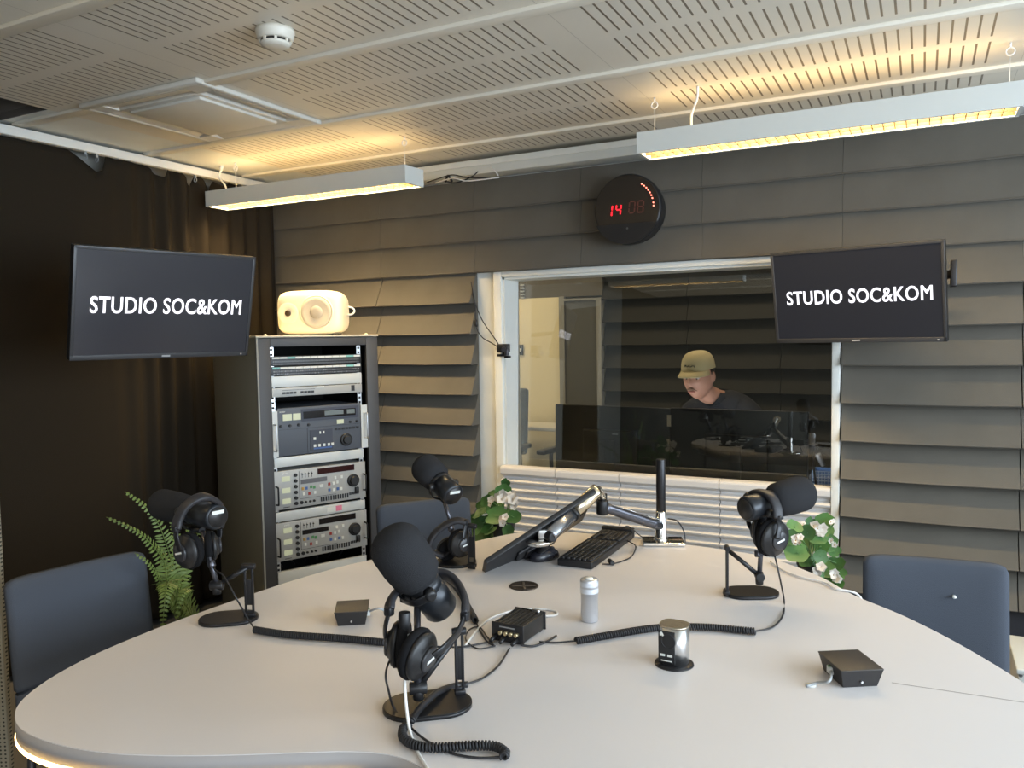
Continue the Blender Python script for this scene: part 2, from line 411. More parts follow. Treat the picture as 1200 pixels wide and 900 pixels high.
# ribbed white panel below the window ----------------------------------------
seams = [-1.905, -1.60, -1.27, -.80, -.335]
seamn = ['white horizontally ribbed panel segment below the window, beside the left white flowers', 'white horizontally ribbed panel segment behind the tilted desk monitor', 'white horizontally ribbed panel segment behind the monitor arm pole', 'white horizontally ribbed panel segment behind the right microphone and plants']
RIBM = mat('ribbed_white', (.66, .64, .62), .5)
for i in range(4):
    x0, x1 = seams[i]+.002, seams[i+1]-.002
    prof = [(3.62, .735), (3.575, .735), (3.563, .730), (3.560, .722), (3.560, .700)]
    z = .700
    while z > .12:
        prof += [(3.562, z-.004), (3.590, z-.018), (3.590, z-.026), (3.562, z-.038), (3.560, z-.040)]
        z -= .043
    prof.append((3.62, z))
    mb = MB(); mb.extr([(x0, y, zz) for y, zz in prof], (x1-x0, 0, 0)); tag(mb.build('ribbed_panel', RIBM), seamn[i], 'panel', 'ribbed white panels under the window')

# cable trunking
t = thing('cable_trunking', 'white cable trunking running along the wall top above the foam', 'cable duct', (-1.6, 3.55, 2.195))
MB().bb((-2.75, 3.50, 2.197), (XR-.02, 3.62, 2.262), .003).build('channel', WHITEM, t)
MB().bb((-2.75, 3.492, 2.236), (XR-.02, 3.505, 2.266), .002).build('lid', WHITE, t)

# curtain --------------------------------------------------------------------
def curtain():
    mb = MB(); ys = []
    y = .75
    while y < 3.545: ys.append(y); y += .0055
    zs = 46; grid = []
    TP = [(.7, 2.245), (1.6, 2.245), (2.04, 2.255), (2.185, 2.250), (2.262, 2.246), (2.327, 2.222), (2.399, 2.191), (2.428, 2.200), (2.445, 2.243), (2.50, 2.240), (2.56, 2.248), (2.64, 2.242), (2.74, 2.220), (2.762, 2.215), (2.785, 2.250), (2.86, 2.246), (2.93, 2.212), (2.945, 2.210), (2.97, 2.250), (3.0, 2.235), (3.033, 2.196), (3.05, 2.200), (3.09, 2.240), (3.13, 2.226), (3.2, 2.245), (3.6, 2.245)]
    def top(y):
        for (a, za), (b, zb) in zip(TP, TP[1:]):
            if a <= y <= b: return 2.252-1.5*(2.252-(za+(zb-za)*(y-a)/(b-a)))
        return 2.245
    for y in ys:
        amp = .0+.020*max(0, min(1, (y-2.40)/.35)); f1 = 2*PI/.115
        ph = .9*math.sin(y*5.1)+.5*math.sin(y*11.3)
        zt = top(y); col = []
        for j in range(zs+1):
            u = j/zs; z = zt*(1-u)+.03*u
            a = amp*(.75+.35*u)*(1+.3*math.sin(y*7+u*2))
            x = -3.328+a*math.sin(f1*y+ph+.25*math.sin(u*3))+.010*math.sin(3.1*y+2*u)+.007*math.sin(8.3*y+1.2*u+.6*math.sin(2.1*y))
            x = min(x, -3.285)
            col.append(mb.bm.verts.new((x, y, z)))
        grid.append(col)
    for a, b in zip(grid, grid[1:]):
        for j in range(zs): mb._face([a[j], a[j+1], b[j+1], b[j]], True)
    o = mb.build('curtain', CURT)
    md = o.modifiers.new('thick', 'SOLIDIFY'); md.thickness = .002
    tag(o, 'black floor-length pleated curtain along the left wall', 'curtain')
curtain()
t = thing('curtain_rail', 'white ceiling curtain rail running along the top of the black curtain', 'curtain rail', (-3.3, 2, 2.25))
MB().bb((-3.325, -.5, 2.236), (-3.285, 3.60, 2.275), .004).build('rail', WHITE, t)
for yy in (2.34, 2.395, 2.94):
    g = MB(); g.cyl((-3.30, yy, 2.237), (-3.30, yy, 2.222), .006, seg=10); g.torus((-3.30, yy, 2.212), (0, 1, 0), .010, .002, 14, 6)
    g.build('glider_hook', GCAB, t)

# floor standing perforated panel at left edge
def perf_mat(name, col, sc=.012, r=.0028, hole=(.03, .028, .02)):
    m = bpy.data.materials.new(name); m.use_nodes = True; nt = m.node_tree; N = nt.nodes; L = nt.links
    b = N['Principled BSDF']; b.inputs['Roughness'].default_value = .5
    tc = N.new('ShaderNodeTexCoord'); sc1 = N.new('ShaderNodeVectorMath'); sc1.operation = 'SCALE'; sc1.inputs['Scale'].default_value = 1/sc; L.new(tc.outputs['Object'], sc1.inputs[0])
    fr = N.new('ShaderNodeVectorMath'); fr.operation = 'FRACTION'; L.new(sc1.outputs[0], fr.inputs[0])
    sb = N.new('ShaderNodeVectorMath'); sb.operation = 'SUBTRACT'; sb.inputs[1].default_value = (.5, .5, .5); L.new(fr.outputs[0], sb.inputs[0])
    sp = N.new('ShaderNodeSeparateXYZ'); L.new(sb.outputs[0], sp.inputs[0])
    cb = N.new('ShaderNodeCombineXYZ'); L.new(sp.outputs[0], cb.inputs[0]); L.new(sp.outputs[2], cb.inputs[1])
    ln = N.new('ShaderNodeVectorMath'); ln.operation = 'LENGTH'; L.new(cb.outputs[0], ln.inputs[0])
    lt = N.new('ShaderNodeMath'); lt.operation = 'LESS_THAN'; lt.inputs[1].default_value = r/sc; L.new(ln.outputs[1], lt.inputs[0])
    mx = N.new('ShaderNodeMix'); mx.data_type = 'RGBA'; mx.inputs[6].default_value = (*col, 1); mx.inputs[7].default_value = (*hole, 1)
    L.new(lt.outputs[0], mx.inputs[0]); L.new(mx.outputs[2], b.inputs['Base Color'])
    return m
pb = V((-2.3648, 1.3498, 0.1499)); a = V((-.890, -.456, 0))
t = thing('perforated_screen', 'beige perforated upright screen at the far left edge, beside the left chair', 'screen', (pb.x-.2, pb.y-.1, 0))
PERF = perf_mat('perforated_beige', (.36, .33, .25))
c = pb+a*.225
MB().box((c.x, c.y, .92), (.45, .025, 1.76), math.atan2(.456, .890), .003).build('panel', PERF, t)
g = MB()
for s in (-.15, .15):
    q = c+a*s; g.box((q.x, q.y, .02), (.05, .30, .04), math.atan2(.456, .890), .004)
g.build('foot', WHITEM, t)
t = thing('perforated_bin', 'white perforated metal box standing on the floor behind the right chair', 'bin', (.42, 2.95, 0))
PERFW = perf_mat('perforated_white', (.62, .62, .58), .022, .0055, (.12, .12, .12))
MB().bb((.27, 2.80, .0), (.70, 3.10, .352), .006).build('body', PERFW, t)
MB().bb((.265, 2.795, .345), (.705, 3.105, .362), .004).build('rim', WHITEM, t)

# ------------------------------------------------------------------ ceiling fittings
UPW, DNW = 0.8, 19.0
def fixture(x0, x1, label, cord, hooks, plug=False, k=1.0, ku=1.0, y0=2.945):
    y1, z0, z1 = y0+.145, 2.072, 2.150; hy = y0+.073
    t = thing('pendant_light', label, 'ceiling light', ((x0+x1)/2, (y0+y1)/2, z0), 'suspended fluorescent light fittings')
    h = MB()
    h.bb((x0, y0, z0), (x1, y0+.006, z1)); h.bb((x0, y1-.006, z0), (x1, y1, z1))
    h.bb((x0+.0005, y0+.006, z0+.0005), (x0+.012, y1-.006, z1-.0005)); h.bb((x1-.012, y0+.006, z0+.0005), (x1-.0005, y1-.006, z1-.0005))
    h.bb((x0+.012, y0+.006, z0+.0005), (x1-.012, y0+.012, z0+.004)); h.bb((x0+.012, y1-.012, z0+.0005), (x1-.012, y1-.006, z0+.004))
    h.bb((x0, y0+.045, z1-.006), (x1, y1-.045, z1-.001))
    h.build('housing', WHITEM, t)
    lv = MB(); n = int((x1-x0-.03)/.034)
    for i in range(1, n):
        x = x0+.015+i*(x1-x0-.03)/n; lv.bb((x-.0012, y0+.014, z0+.003), (x+.0012, y1-.014, z0+.022))
    lv.bb((x0+.012, (y0+y1)/2-.001, z0+.003), (x1-.012, (y0+y1)/2+.001, z0+.022))
    lv.build('louvre', LOUV, t)
    li = MB(); li.bb((x0+.013, y1-.0085, z0+.0045), (x1-.013, y1-.0065, z1-.008)); li.bb((x0+.013, y0+.0065, z0+.0045), (x1-.013, y0+.0085, z1-.008)); li.build('reflector', LINER, t)
    tb = MB(); tb.cyl((x0+.02, (y0+y1)/2, z0+.050), (x1-.02, (y0+y1)/2, z0+.050), .008, seg=12); tb.build('tube', TUBE, t)
    for hx in hooks:
        w = MB(); w.tube([(hx, hy, z1), (hx, hy, ZC-.04)], .0012, 6); w.torus((hx, hy, ZC-.028), (0, 1, 0), .012, .0028, 16, 6); w.cyl((hx, hy, ZC-.015), (hx, hy, ZC), .004, seg=8)
        w.build('suspension_wire', WCAB, t)
    cb = MB(); cb.tube(cord, .0045, 8, sub=8)
    if plug: cb.cyl(cord[-1], V(cord[-1])+V((.012, 0, .03)), .009, seg=10)
    cb.build('power_cord', WCAB, t)
    for nm_, z, rx, e, wd in (('uplight', z1+.004, PI, UPW, .12), ('downlight', z0+.034, 0, DNW, .10)):
        l = bpy.data.lights.new(nm_, 'AREA'); l.shape = 'RECTANGLE'; l.size = x1-x0-.06; l.size_y = wd; l.energy = e*(k if nm_ == 'downlight' else ku); l.color = (1, .72, .36)
        o = bpy.data.objects.new(nm_, l); COL.objects.link(o); o.rotation_euler = (rx, 0, 0); o.location = ((x0+x1)/2, (y0+y1)/2, z); o.parent = t; o.location = V(o.location)-V(t.location)
    return t
UPW, DNW = 0.8, 19.0
fixture(-3.24, -2.02, 'white suspended light fitting over the equipment rack, the left one of two', [(-3.165, 3.02, 2.15), (-3.19, 3.03, 2.19), (-3.225, 3.03, 2.23), (-3.215, 3.03, 2.265)], [-3.10, -2.07], True, 1.5)
fixture(-.968, .268, 'white suspended light fitting above the right wall screen, the right one of two', [(-.775, 3.01, 2.15), (-.77, 2.99, 2.20), (-.745, 2.97, 2.25), (-.74, 2.96, 2.29)], [-.92, .235], False, .8)

fixture(-2.60, -1.38, 'unseen light fitting added over the near left end of the table', [(-2.45, .45, 2.15), (-2.46, .46, 2.22), (-2.45, .46, 2.29)], [-2.55, -1.43], False, .25, 3.0, .38)  # out-of-view fitting, added to brighten the near ceiling
t = thing('smoke_detector', 'round cream smoke detector on the slotted ceiling, above the vent', 'smoke detector', (-1.683, 1.809, 2.24))
p = (-1.683, 1.809, ZC); dn = (0, 0, -1)
DET = mat('detector_cream', (.72, .69, .60), .4)
MB().lathe(p, dn, [(0, .055), (.010, .056), (.016, .053), (.027, .051), (.031, .046)], 32).build('base', DET, t)
MB().lathe((p[0], p[1], p[2]-.031), dn, [(0, .039), (.008, .039)], 32).build('sensing_gap', BLK, t)
g = MB(); g.lathe((p[0], p[1], p[2]-.038), dn, [(0, .044), (.007, .041), (.011, .026), (.013, 0)], 32)
for k in range(8):
    aa = 2*PI*k/8; g.box((p[0]+.043*math.cos(aa), p[1]+.043*math.sin(aa), p[2]-.034), (.004, .008, .012), aa)
g.build('cap', DET, t)

# cassette vent
t = thing('air_conditioning_cassette', 'square white four-way air cassette set in the ceiling over the curtain', 'air vent', (-2.515, 2.305, 2.25))
vx0, vx1, vy0, vy1 = -2.83, -2.205, 1.985, 2.625
f = MB(); zt = ZC-.018
for a, b in (((vx0, vy0), (vx1, vy0+.03)), ((vx0, vy1-.03), (vx1, vy1)), ((vx0+.0005, vy0+.03), (vx0+.03, vy1-.03)), ((vx1-.03, vy0+.03), (vx1-.0005, vy1-.03))):
    f.bb((a[0], a[1], zt), (b[0], b[1], ZC), .006)
f.bb((vx0+.1, vy0+.1, zt+.002), (vx1-.1, vy1-.1, ZC-.001), .004)
for sx in (vx0+.03, vx1-.10):
    for sy in (vy0+.03, vy1-.10): f.bb((sx, sy, zt+.001), (sx+.07, sy+.07, ZC))
f.build('frame', VENTW, t)
cx, cy = (vx0+vx1)/2, (vy0+vy1)/2
for (q, sz, ax, an) in (((cx, vy0+.065, zt+.012), (.42, .062, .004), 'X', .28), ((cx, vy1-.065, zt+.012), (.42, .062, .004), 'X', -.28), ((vx0+.065, cy, zt+.012), (.062, .42, .004), 'Y', -.28), ((vx1-.065, cy, zt+.012), (.062, .42, .004), 'Y', .28)):
    MB().box(q, sz, Matrix.Rotation(an, 3, ax), .001).build('louvre_flap', VENTW, t)
MB().bb((vx0+.125, vy0+.125, zt-.008), (vx1-.125, vy1-.125, zt+.004), .004).build('centre_grille', VENTW, t)

# ------------------------------------------------------------------ clock
def clock():
    c = V((-1.190, 3.475, 1.955)); d = V((0, -1, 0)); R = .157
    t = thing('wall_clock', 'round black digital studio clock with red digits on the foam wall', 'clock', (c.x, 3.5, c.z-R))
    MB().lathe((c.x, 3.588, c.z), d, [(0, R*.93), (.040, R*.95), (.060, R), (.104, R), (.110, R*.985), (.113, R*.96)], 64).build('casing', BLK, t)
    mb = MB(); mb.lathe((c.x, 3.474, c.z), d, [(0, R*.955), (.0015, R*.95)], 64); mb.build('face', mat('clock_face', (.022, .017, .013), .22), t)
    yf = 3.4715
    # lower bracket
    mb = MB(); pts = [(c.x+R*1.0*math.cos(a), yf, c.z+R*1.0*math.sin(a)) for a in [math.radians(q) for q in range(205, 336, 5)]]
    mb.extr(pts, (0, -.010, 0)); mb.build('bracket', BLK, t)
    MB().cyl((c.x+.006, yf-.010, c.z-.088), (c.x+.006, yf-.013, c.z-.088), .0045, seg=10).build('sensor', mat('dim_grey', (.12, .12, .12), .4), t)
    segs = {'1': 'bc', '4': 'fgbc', '0': 'abcdef', '8': 'abcdefg'}
    def digit(ch, x, z, w, h, sl=.10):
        th = .0055; out = MB()
        P = {'a': ((0, h), (w, h)), 'b': ((w, h), (w, h/2)), 'c': ((w, h/2), (w, 0)), 'd': ((0, 0), (w, 0)), 'e': ((0, 0), (0, h/2)), 'f': ((0, h/2), (0, h)), 'g': ((0, h/2), (w, h/2))}
        for s_ in segs[ch]:
            (x0, z0), (x1, z1) = P[s_]
            q0 = V((x+x0+z0*sl, yf-.001, z+z0)); q1 = V((x+x1+z1*sl, yf-.001, z+z1)); dd = (q1-q0).normalized()
            q0 += dd*.003; q1 -= dd*.003; nn = V((0, 1, 0)).cross(dd).normalized()*th/2
            out.extr([q0-nn, q0+nn, q1+nn, q1-nn], (0, -.001, 0))
        return out
    digit('1', c.x-.098, c.z-.028, .026, .050, .12).build('digit', LEDR, t); digit('4', c.x-.052, c.z-.024, .022, .046, .12).build('digit', LEDR, t)
    digit('0', c.x+.010, c.z-.020, .026, .050).build('unlit_digit', LEDDIM, t); digit('8', c.x+.050, c.z-.020, .026, .050).build('unlit_digit', LEDDIM, t)
    for k in range(9):
        a = math.radians(90-35-k*6.3)
        if k >= 7: a -= math.radians(3)
        q = V((c.x+R*.80*math.cos(a), yf, c.z+R*.80*math.sin(a)))
        MB().cyl(q, q+d*.003, .0032, seg=10).build('second_dot', LEDP, t)
clock()

# ------------------------------------------------------------------ wall screens
def tv(A, B, H, label, mount, em, mtl, lean=0.0):
    """A,B: top-left and top-right corners as seen; H height"""
    A = V(A); B = V(B); ex = (B-A).normalized(); W = (B-A).length; n = V((ex.y, -ex.x, 0)).normalized()
    ez = V((0, 0, 1)); ez = (ez+n*lean).normalized(); n = ex.cross(ez)*-1 if ex.cross(ez).dot(n) < 0 else ex.cross(ez)
    t = thing('wall_screen', label, 'screen', A+ex*W/2-ez*H, 'wall screens showing the studio name')
    R = Matrix((ex, -n, ez)).transposed()
    c = A+ex*W/2-ez*H/2
    b = MB(); b.box(c-n*.014, (W, .028, H), R, .004); b.box(c-n*.037-ez*.03, (W*.72, .03, H*.62), R, .01); b.build('casing', BLK, t)
    bz = .011
    bm_ = mat('bezel_satin', (.045, .045, .048), .35)
    f = MB(); f.box(A+ex*W/2-ez*bz/2+n*.0015, (W, .005, bz), R, .001); f.box(A+ex*W/2-ez*(H-.0085)+n*.0015, (W, .005, .017), R, .001)
    f.box(A+ex*bz/2-ez*H/2+n*.0015, (bz, .005, H), R, .001); f.box(A+ex*(W-bz/2)-ez*H/2+n*.0015, (bz, .005, H), R, .001)
    f.build('bezel', bm_, t)
    s = MB(); s.box(A+ex*W/2-ez*(H/2-.003)+n*.0005, (W-2*bz, .002, H-.026), R); s.build('display', mtl, t)
    tw, th = W*.845, H*.150
    text_mesh('STUDIO SOC&KOM', A+ex*W*.088-ez*(H*.505+th/2)+n*.0019, ex, ez, tw, th, .014, name='lettering', m=TXT, parent=t)
    q = A+ex*W*.5-ez*(H-.008)+n*.004
    MB().box(q, (.030, .001, .006), R).build('badge', mat('badge_grey', (.4, .4, .4), .4), t)
    q = A+ex*W*.955-ez*(H-.008)+n*.004
    MB().box(q, (.006, .002, .005), R).build('power_light', mat('badge_grey', (.4, .4, .4), .4), t)
    # mount
    m = MB(); m.box(c-n*.060, (.20, .02, .20), R, .003)
    m.tube([c-n*.07, (c-n*.07+V(mount))/2+V((0, 0, -.01)), V(mount)], .016, 10); m.box(mount, (.022, .06, .10), None, .004); m.build('mount_arm', BLKM, t)
    return t, A, ex, ez, n, W
S1 = mat('screen_left_glass', (.020, .020, .024), .22, emis=(.55, .6, .8), estr=.012, spec=.7)
tv((-2.4363, 1.671, 1.7094), (-2.2692, 2.2948, 1.7094), .385, 'large screen reading STUDIO SOC&KOM in front of the black curtain, the left of two', (-2.95, 2.2, 1.50), 0, S1, .241)
S2 = mat('screen_right_glass', (.012, .013, .018), .35, emis=(.6, .65, .85), estr=.008, spec=.4)
tv((-.5569, 3.4074, 1.7102), (.0642, 3.2532, 1.7102), .370, 'screen reading STUDIO SOC&KOM on the foam wall, at the right of the window', (.100, 3.44, 1.60), 0, S2, .191)

# ------------------------------------------------------------------ equipment rack
RA = math.radians(65.5)
rd = V((math.cos(RA), math.sin(RA), 0)); rn = V((math.sin(RA), -math.cos(RA), 0)); RO = V((-2.658, 2.674, 0))
RM = Matrix((rd, -rn, V((0, 0, 1)))).transposed()
def rp(u, dpt, z): return RO+rd*u-rn*dpt+V((0, 0, z))
def rbox(mb, u0, u1, d0, d1, z0, z1, bev=0.0):
    mb.box(rp((u0+u1)/2, (d0+d1)/2, (z0+z1)/2), (u1-u0, d1-d0, z1-z0), RM, bev)
RD = .60; RW = .61; RH = 1.405
rack = thing('equipment_rack', 'tall dark grey equipment rack full of studio units with a white speaker on top', 'equipment rack', rp(RW/2, RD/2, 0))
m = MB(); rbox(m, 0, .018, .006, RD, .03, RH, .002); rbox(m, RW-.018, RW, .006, RD, .03, RH, .002); m.build('side_panel', RACKS, rack)
m = MB(); rbox(m, .018, RW-.018, RD-.01, RD, .03, RH-.01); m.build('back_panel', INNER, rack)
m = MB(); rbox(m, -.004, RW+.004, -.004, RD+.004, RH-.001, RH+.008, .002); m.build('top_panel', RACKT, rack)
m = MB(); rbox(m, .018, RW-.018, .01, RD, .03, .06); m.build('bottom_panel', RACKM, rack)
m = MB(); rbox(m, .006, .062, -.001, .02, .06, RH-.003, .002); rbox(m, RW-.062, RW, -.001, .02, .06, RH-.003, .002); rbox(m, .062, RW-.062, -.001, .02, 1.362, RH-.003, .002); rbox(m, .062, RW-.062, -.001, .02, .06, .11, .002)
m.build('front_frame', RACKM, rack)
m = MB(); rbox(m, -.002, .006, -.002, .012, .03, RH-.003); m.build('edge_trim', mat('trim_grey', (.30, .30, .27), .6), rack)
m = MB(); rbox(m, .019, .021, .02, RD-.01, .06, RH-.02); rbox(m, RW-.021, RW-.019, .02, RD-.01, .06, RH-.02); rbox(m, .02, RW-.02, RD-.013, RD-.011, .06, RH-.02); m.build('lining', INNER, rack)
m = MB()
for u in (.066, .506): rbox(m, u, u+.020, .022, .026, .08, 1.36)
m.build('mounting_rail', ALU, rack)
m = MB()
for u in (.076, .516):
    z = .10
    while z < 1.35: rbox(m, u-.005, u+.005, .0205, .0222, z, z+.010); z += .0222
o = m.build('rail_hole', INNER, rack); o['kind'] = 'stuff'
m = MB()
for (u, d) in ((.03, .03), (RW-.03, .03), (.03, RD-.03), (RW-.03, RD-.03)): m.cyl(rp(u, d, 0), rp(u, d, .03), .02, seg=12)
m.build('foot', BLK, rack)
m = MB()
for u in (.05, .56): m.lathe(rp(u, .02, RH+.008), (0, 0, 1), [(0, .009), (.004, .008), (.007, .004), (.008, 0)], 12)
m.build('top_bolt', RACKT, rack)
U0, U1 = .068, .524; EF = .010   # equipment face depth (behind frame plane)
def unit(name, label, cat, z0, z1, m0, depth=.35, u0=U0, u1=U1, d0=EF, ears=True, group='units mounted in the rack'):
    t = thing(name, label, cat, rp((u0+u1)/2, d0+depth/2, z0), group)
    b = MB(); rbox(b, u0+.016, u1-.016, d0+.003, depth, z0, z1, .001); b.build('chassis', m0, t)
    f = MB(); rbox(f, u0, u1, d0, d0+.004, z0, z1, .0012); f.build('front_panel', m0, t)
    return t
def fb(mb, u0, u1, z0, z1, pr=.0015, d0=EF): rbox(mb, u0, u1, d0-pr, d0+.001, z0, z1)
def fk(mb, u, z, r, l=.010, d0=EF, seg=16): mb.lathe(rp(u, d0, z), rn, [(0, r), (l*.8, r), (l, r*.85)], seg)
def handle(t, u, z0, z1, d0=EF, m=None, out=.028):
    h = MB(); h.tube([rp(u, d0, z0), rp(u, d0-out*.8, z0+.002), rp(u, d0-out, z0+.010), rp(u, d0-out, z1-.010), rp(u, d0-out*.8, z1-.002), rp(u, d0, z1)], .004, 8, sub=4); h.build('handle', m or BLKM, t)
# patch bays
for k, (z0, z1) in enumerate(((1.274, 1.318), (1.228, 1.271))):
    t = unit('patch_bay', ('black patch bay with white and teal label strip, the upper one in the rack', 'black patch bay with white and teal label strip, directly under the first')[k], 'patch bay', z0, z1, BLK, .12)
    a = MB(); b = MB(); n = 12
    for i in range(n):
        mb_ = b if (i in (2, 10) and k == 0) or (i in (0, 10) and k == 1) else a
        fb(mb_, U0+.006+i*.0372, U0+.006+(i+1)*.0372-.002, z1-.012, z1-.003)
    a.build('label_strip', LABW, t); b.build('label_strip', TEAL, t)
    j = MB(); ring = MB(); random.seed(3+k)
    for i in range(48):
        for r_ in range(2):
            u = U0+.012+i*.0091; z = z0+.008+r_*.012
            ring.lathe(rp(u, EF, z), rn, [(0, .0034), (.0015, .0034)], 8)
            j.lathe(rp(u, EF-.0016, z), rn, [(0, .0020), (.0004, .0020)], 6)
            if k == 1 and random.random() < .25: ring.box(rp(u, EF-.002, z), (.005, .004, .006), RM)
    ring.build('socket_ring', mat('socket_grey', (.22, .22, .22), .4, .4), t)['kind'] = 'stuff'; j.build('socket_hole', INNER, t)['kind'] = 'stuff'
t = unit('blank_rack_panel', 'plain white blank plate in the rack below the patch bays', 'blank panel', 1.176, 1.226, EQL, .03)
t = unit('distribution_amplifier', 'slim grey rack unit with a row of black buttons below the plain white plate', 'audio unit', 1.131, 1.173, EQG, .3)
m = MB()
for i in range(9):
    if i in (4,): continue
    fb(m, U0+.050+i*.0175, U0+.064+i*.0175, 1.143, 1.153, .003)
m.build('button', BLK, t); m = MB(); fb(m, U0+.05, U0+.21, 1.160, 1.1615); m.build('marking', BLK, t)
m = MB(); fb(m, U1-.058, U1-.040, 1.140, 1.168, .002); m.build('switch', BLK, t); m = MB(); fb(m, .285, .325, 1.165, 1.172, .002); m.build('label_strip', LABW, t)
# slate VTR
z0, z1 = .856, 1.078
t = unit('video_recorder', 'slate grey video recorder with jog dial, top of the large rack units', 'video recorder', z0, z1, EQB, .42, U0+.022, U1-.010)
m = MB(); rbox(m, .046, .088, .004, .008, z0, z1-.01); rbox(m, U1-.012, U1+.022, .004, .008, z0, z1-.01); m.build('mounting_ear', EQL, t)
handle(t, .070, z0+.03, z1-.07, .006, ALU); handle(t, U1+.008, z0+.05, z1-.05, .006, ALU)
m = MB(); fb(m, .205, .500, 1.010, 1.068, .002); m.build('cassette_slot', EQB2, t)
m = MB(); fb(m, .215, .300, 1.022, 1.056, .003); fb(m, .300, .485, 1.022, 1.056, .003); m.build('slot_window', DISP, t)
m = MB(); fb(m, .322, .420, 1.031, 1.052, .0036); fb(m, .438, .480, 1.031, 1.052, .0036); m.build('counter_display', mat('counter_glass', (.16, .19, .19), .25), t)
m = MB(); fb(m, .115, .158, 1.020, 1.050, .003); fb(m, .164, .207-.005, 1.020, 1.050, .003); fb(m, .385, .420, .985, 1.005, .003); m.build('level_meter', LCDG, t)
m = MB()
for u in (.085+.018, .148, .190, .240): fk(m, u, .996-.003*(u > .2), .0065, .009)
for u in (.455, .490): fk(m, u, .990, .006, .009)
m.build('knob', BLK, t)
m = MB(); rbox(m, .090, .512, EF-.001, EF+.001, .978, .979); rbox(m, .232, .234, EF-.001, EF+.001, .86, .978); m.build('seam_line', BLK, t)
m = MB(); fb(m, .245, .360, .868, .966, .002); m.build('control_panel', EQB2, t)
m = MB()
for u in (.293, .311): fb(m, u, u+.007, .945, .957, .0035)
for u, z in ((.262, .918), (.285, .884), (.309, .884), (.333, .884), (.352, .884), (.262, .884)): fb(m, u, u+.012, z, z+.013, .0035)
m.build('button', LABW, t)
m = MB(); fb(m, .262, .355, .874, .881, .003); m.build('button', BLUEB, t)
m = MB()
for i in range(7): fb(m, .372+i*.019, .386+i*.019, .955, .966, .003)
m.build('button', BLK, t)
m = MB(); fk(m, .430, .905, .030, .010, seg=28); fk(m, .430, .905, .020, .020, seg=28); m.build('jog_dial', BLK, t)
text_mesh('SONY', rp(.100, EF-.0016, 1.058), rd, (0, 0, 1), .028, .006, .02, name='maker_lettering', m=LABW, parent=t)
t = unit('blank_rack_panel', 'pale blank plate between the slate recorder and the first grey recorder', 'blank panel', .806, .851, EQL, .03)
def deck(z0, z1, label, disp, dispm):
    h = z1-z0
    t = unit('video_recorder', label, 'video recorder', z0, z1, EQG, .42, .060, .530)
    Z = lambda q: z0+h*q
    m = MB()
    for q in (.72, .42, .14): fb(m, .100, .140, Z(q), Z(q)+h*.13, .002)
    m.build('level_meter', LCDG, t)
    m = MB()
    for q in (.86, .71, .56, .41, .26, .12): fk(m, .166, Z(q), .0085, .010)
    for u in (.193, .214, .236, .256): fk(m, u, Z(.12), .0055 if u > .2 else .008, .008)
    m.build('knob', BLK, t)
    m = MB(); fb(m, .184, .1855, Z(.22), Z(.95)); fb(m, .184, .37, Z(.215), Z(.222)); m.build('seam_line', BLK, t)
    m = MB()
    for i in range(4): fk(m, .200+i*.016, Z(.86), .003, .007); fb(m, .1992+i*.016, .2008+i*.016, Z(.76), Z(.90))
    m.build('toggle', BLK, t)
    m = MB(); fb(m, .278, .470, Z(.80), Z(.95), .002); m.build('counter_display', dispm, t)
    m = MB(); fb(m, .192, .325, Z(.60), Z(.72), .002); m.build('status_display', disp, t)
    for mm, L in ((LABW, [(.200, .30), (.256, .30), (.285, .45), (.293, .45), (.352, .47), (.372, .49), (.352, .30), (.392, .30), (.396, .62), (.362, .62)]), (RED, [(.228, .29), (.330, .47)]), (YEL, [(.196, .44)]), (BLUEB, [(.214, .44), (.330, .31), (.374, .31)]), (GRNB, [(.238, .46), (.253, .44)])):
        m = MB()
        for u, q in L: fb(m, u, u+.011, Z(q), Z(q)+h*.075, .003)
        m.build('button', mm, t)
    m = MB()
    for i in range(12): fb(m, .290+i*.0125, .2965+i*.0125, Z(.07), Z(.19), .003)
    for i in range(6): fb(m, .440+i*.009, .4455+i*.009, Z(.13), Z(.20), .003)
    m.build('slider', BLK, t)
    m = MB(); fk(m, .462, Z(.52), .031, .010, seg=28); fk(m, .462, Z(.52), .022, .022, seg=28); m.box(rp(.478, EF-.008, Z(.25)), (.018, .014, .030), RM, .003); m.build('jog_dial', BLK, t)
    handle(t, .072, Z(.15), Z(.62)); handle(t, .518, Z(.22), Z(.66))
    text_mesh('JVC', rp(.104, EF-.0016, Z(.90)), rd, (0, 0, 1), .026, .008, .02, name='maker_lettering', m=LABW, parent=t)
    m = MB(); fb(m, .104, .135, Z(.045), Z(.06)); m.build('marking', BLK, t)
deck(.608, .788, 'light grey video recorder with jog dial, the upper of two alike', mat('status_grey', (.13, .13, .14), .4), DISPR)
t = unit('blank_rack_panel', 'pale blank plate with pink and white scribbled tape between the grey recorders', 'blank panel', .553, .597, EQL, .03)
m = MB(); fb(m, .320, .372, .562, .585, .0015); m.build('tape_strip', LABW, t)
m = MB(); fb(m, .366, .398, .563, .588, .002); m.build('tape_strip', PINK, t)
deck(.367, .547, 'light grey video recorder with jog dial, lowest unit in the rack', DISP, DISP)
t = unit('blank_rack_panel', 'pale blank plate at the bottom of the rack beside the table edge', 'blank panel', .20, .318, EQL, .03)
t = unit('blank_rack_panel', 'pale blank plate lowest in the rack near the floor', 'blank panel', .12, .198, EQL, .03)
t = thing('cable_bundle', 'dark cables hanging inside the open rack bay above the bottom plate', 'cable', rp(.2, .3, .32))
for k in range(6):
    u = .10+k*.06; m = MB(); m.tube([rp(u, .30, .50), rp(u+.02, .2, .40), rp(u+.01*k, .12, .35), rp(u+.05, .16, .30)], .004, 6, sub=6); m.build('cable', GMET if k % 2 else BCAB, t)

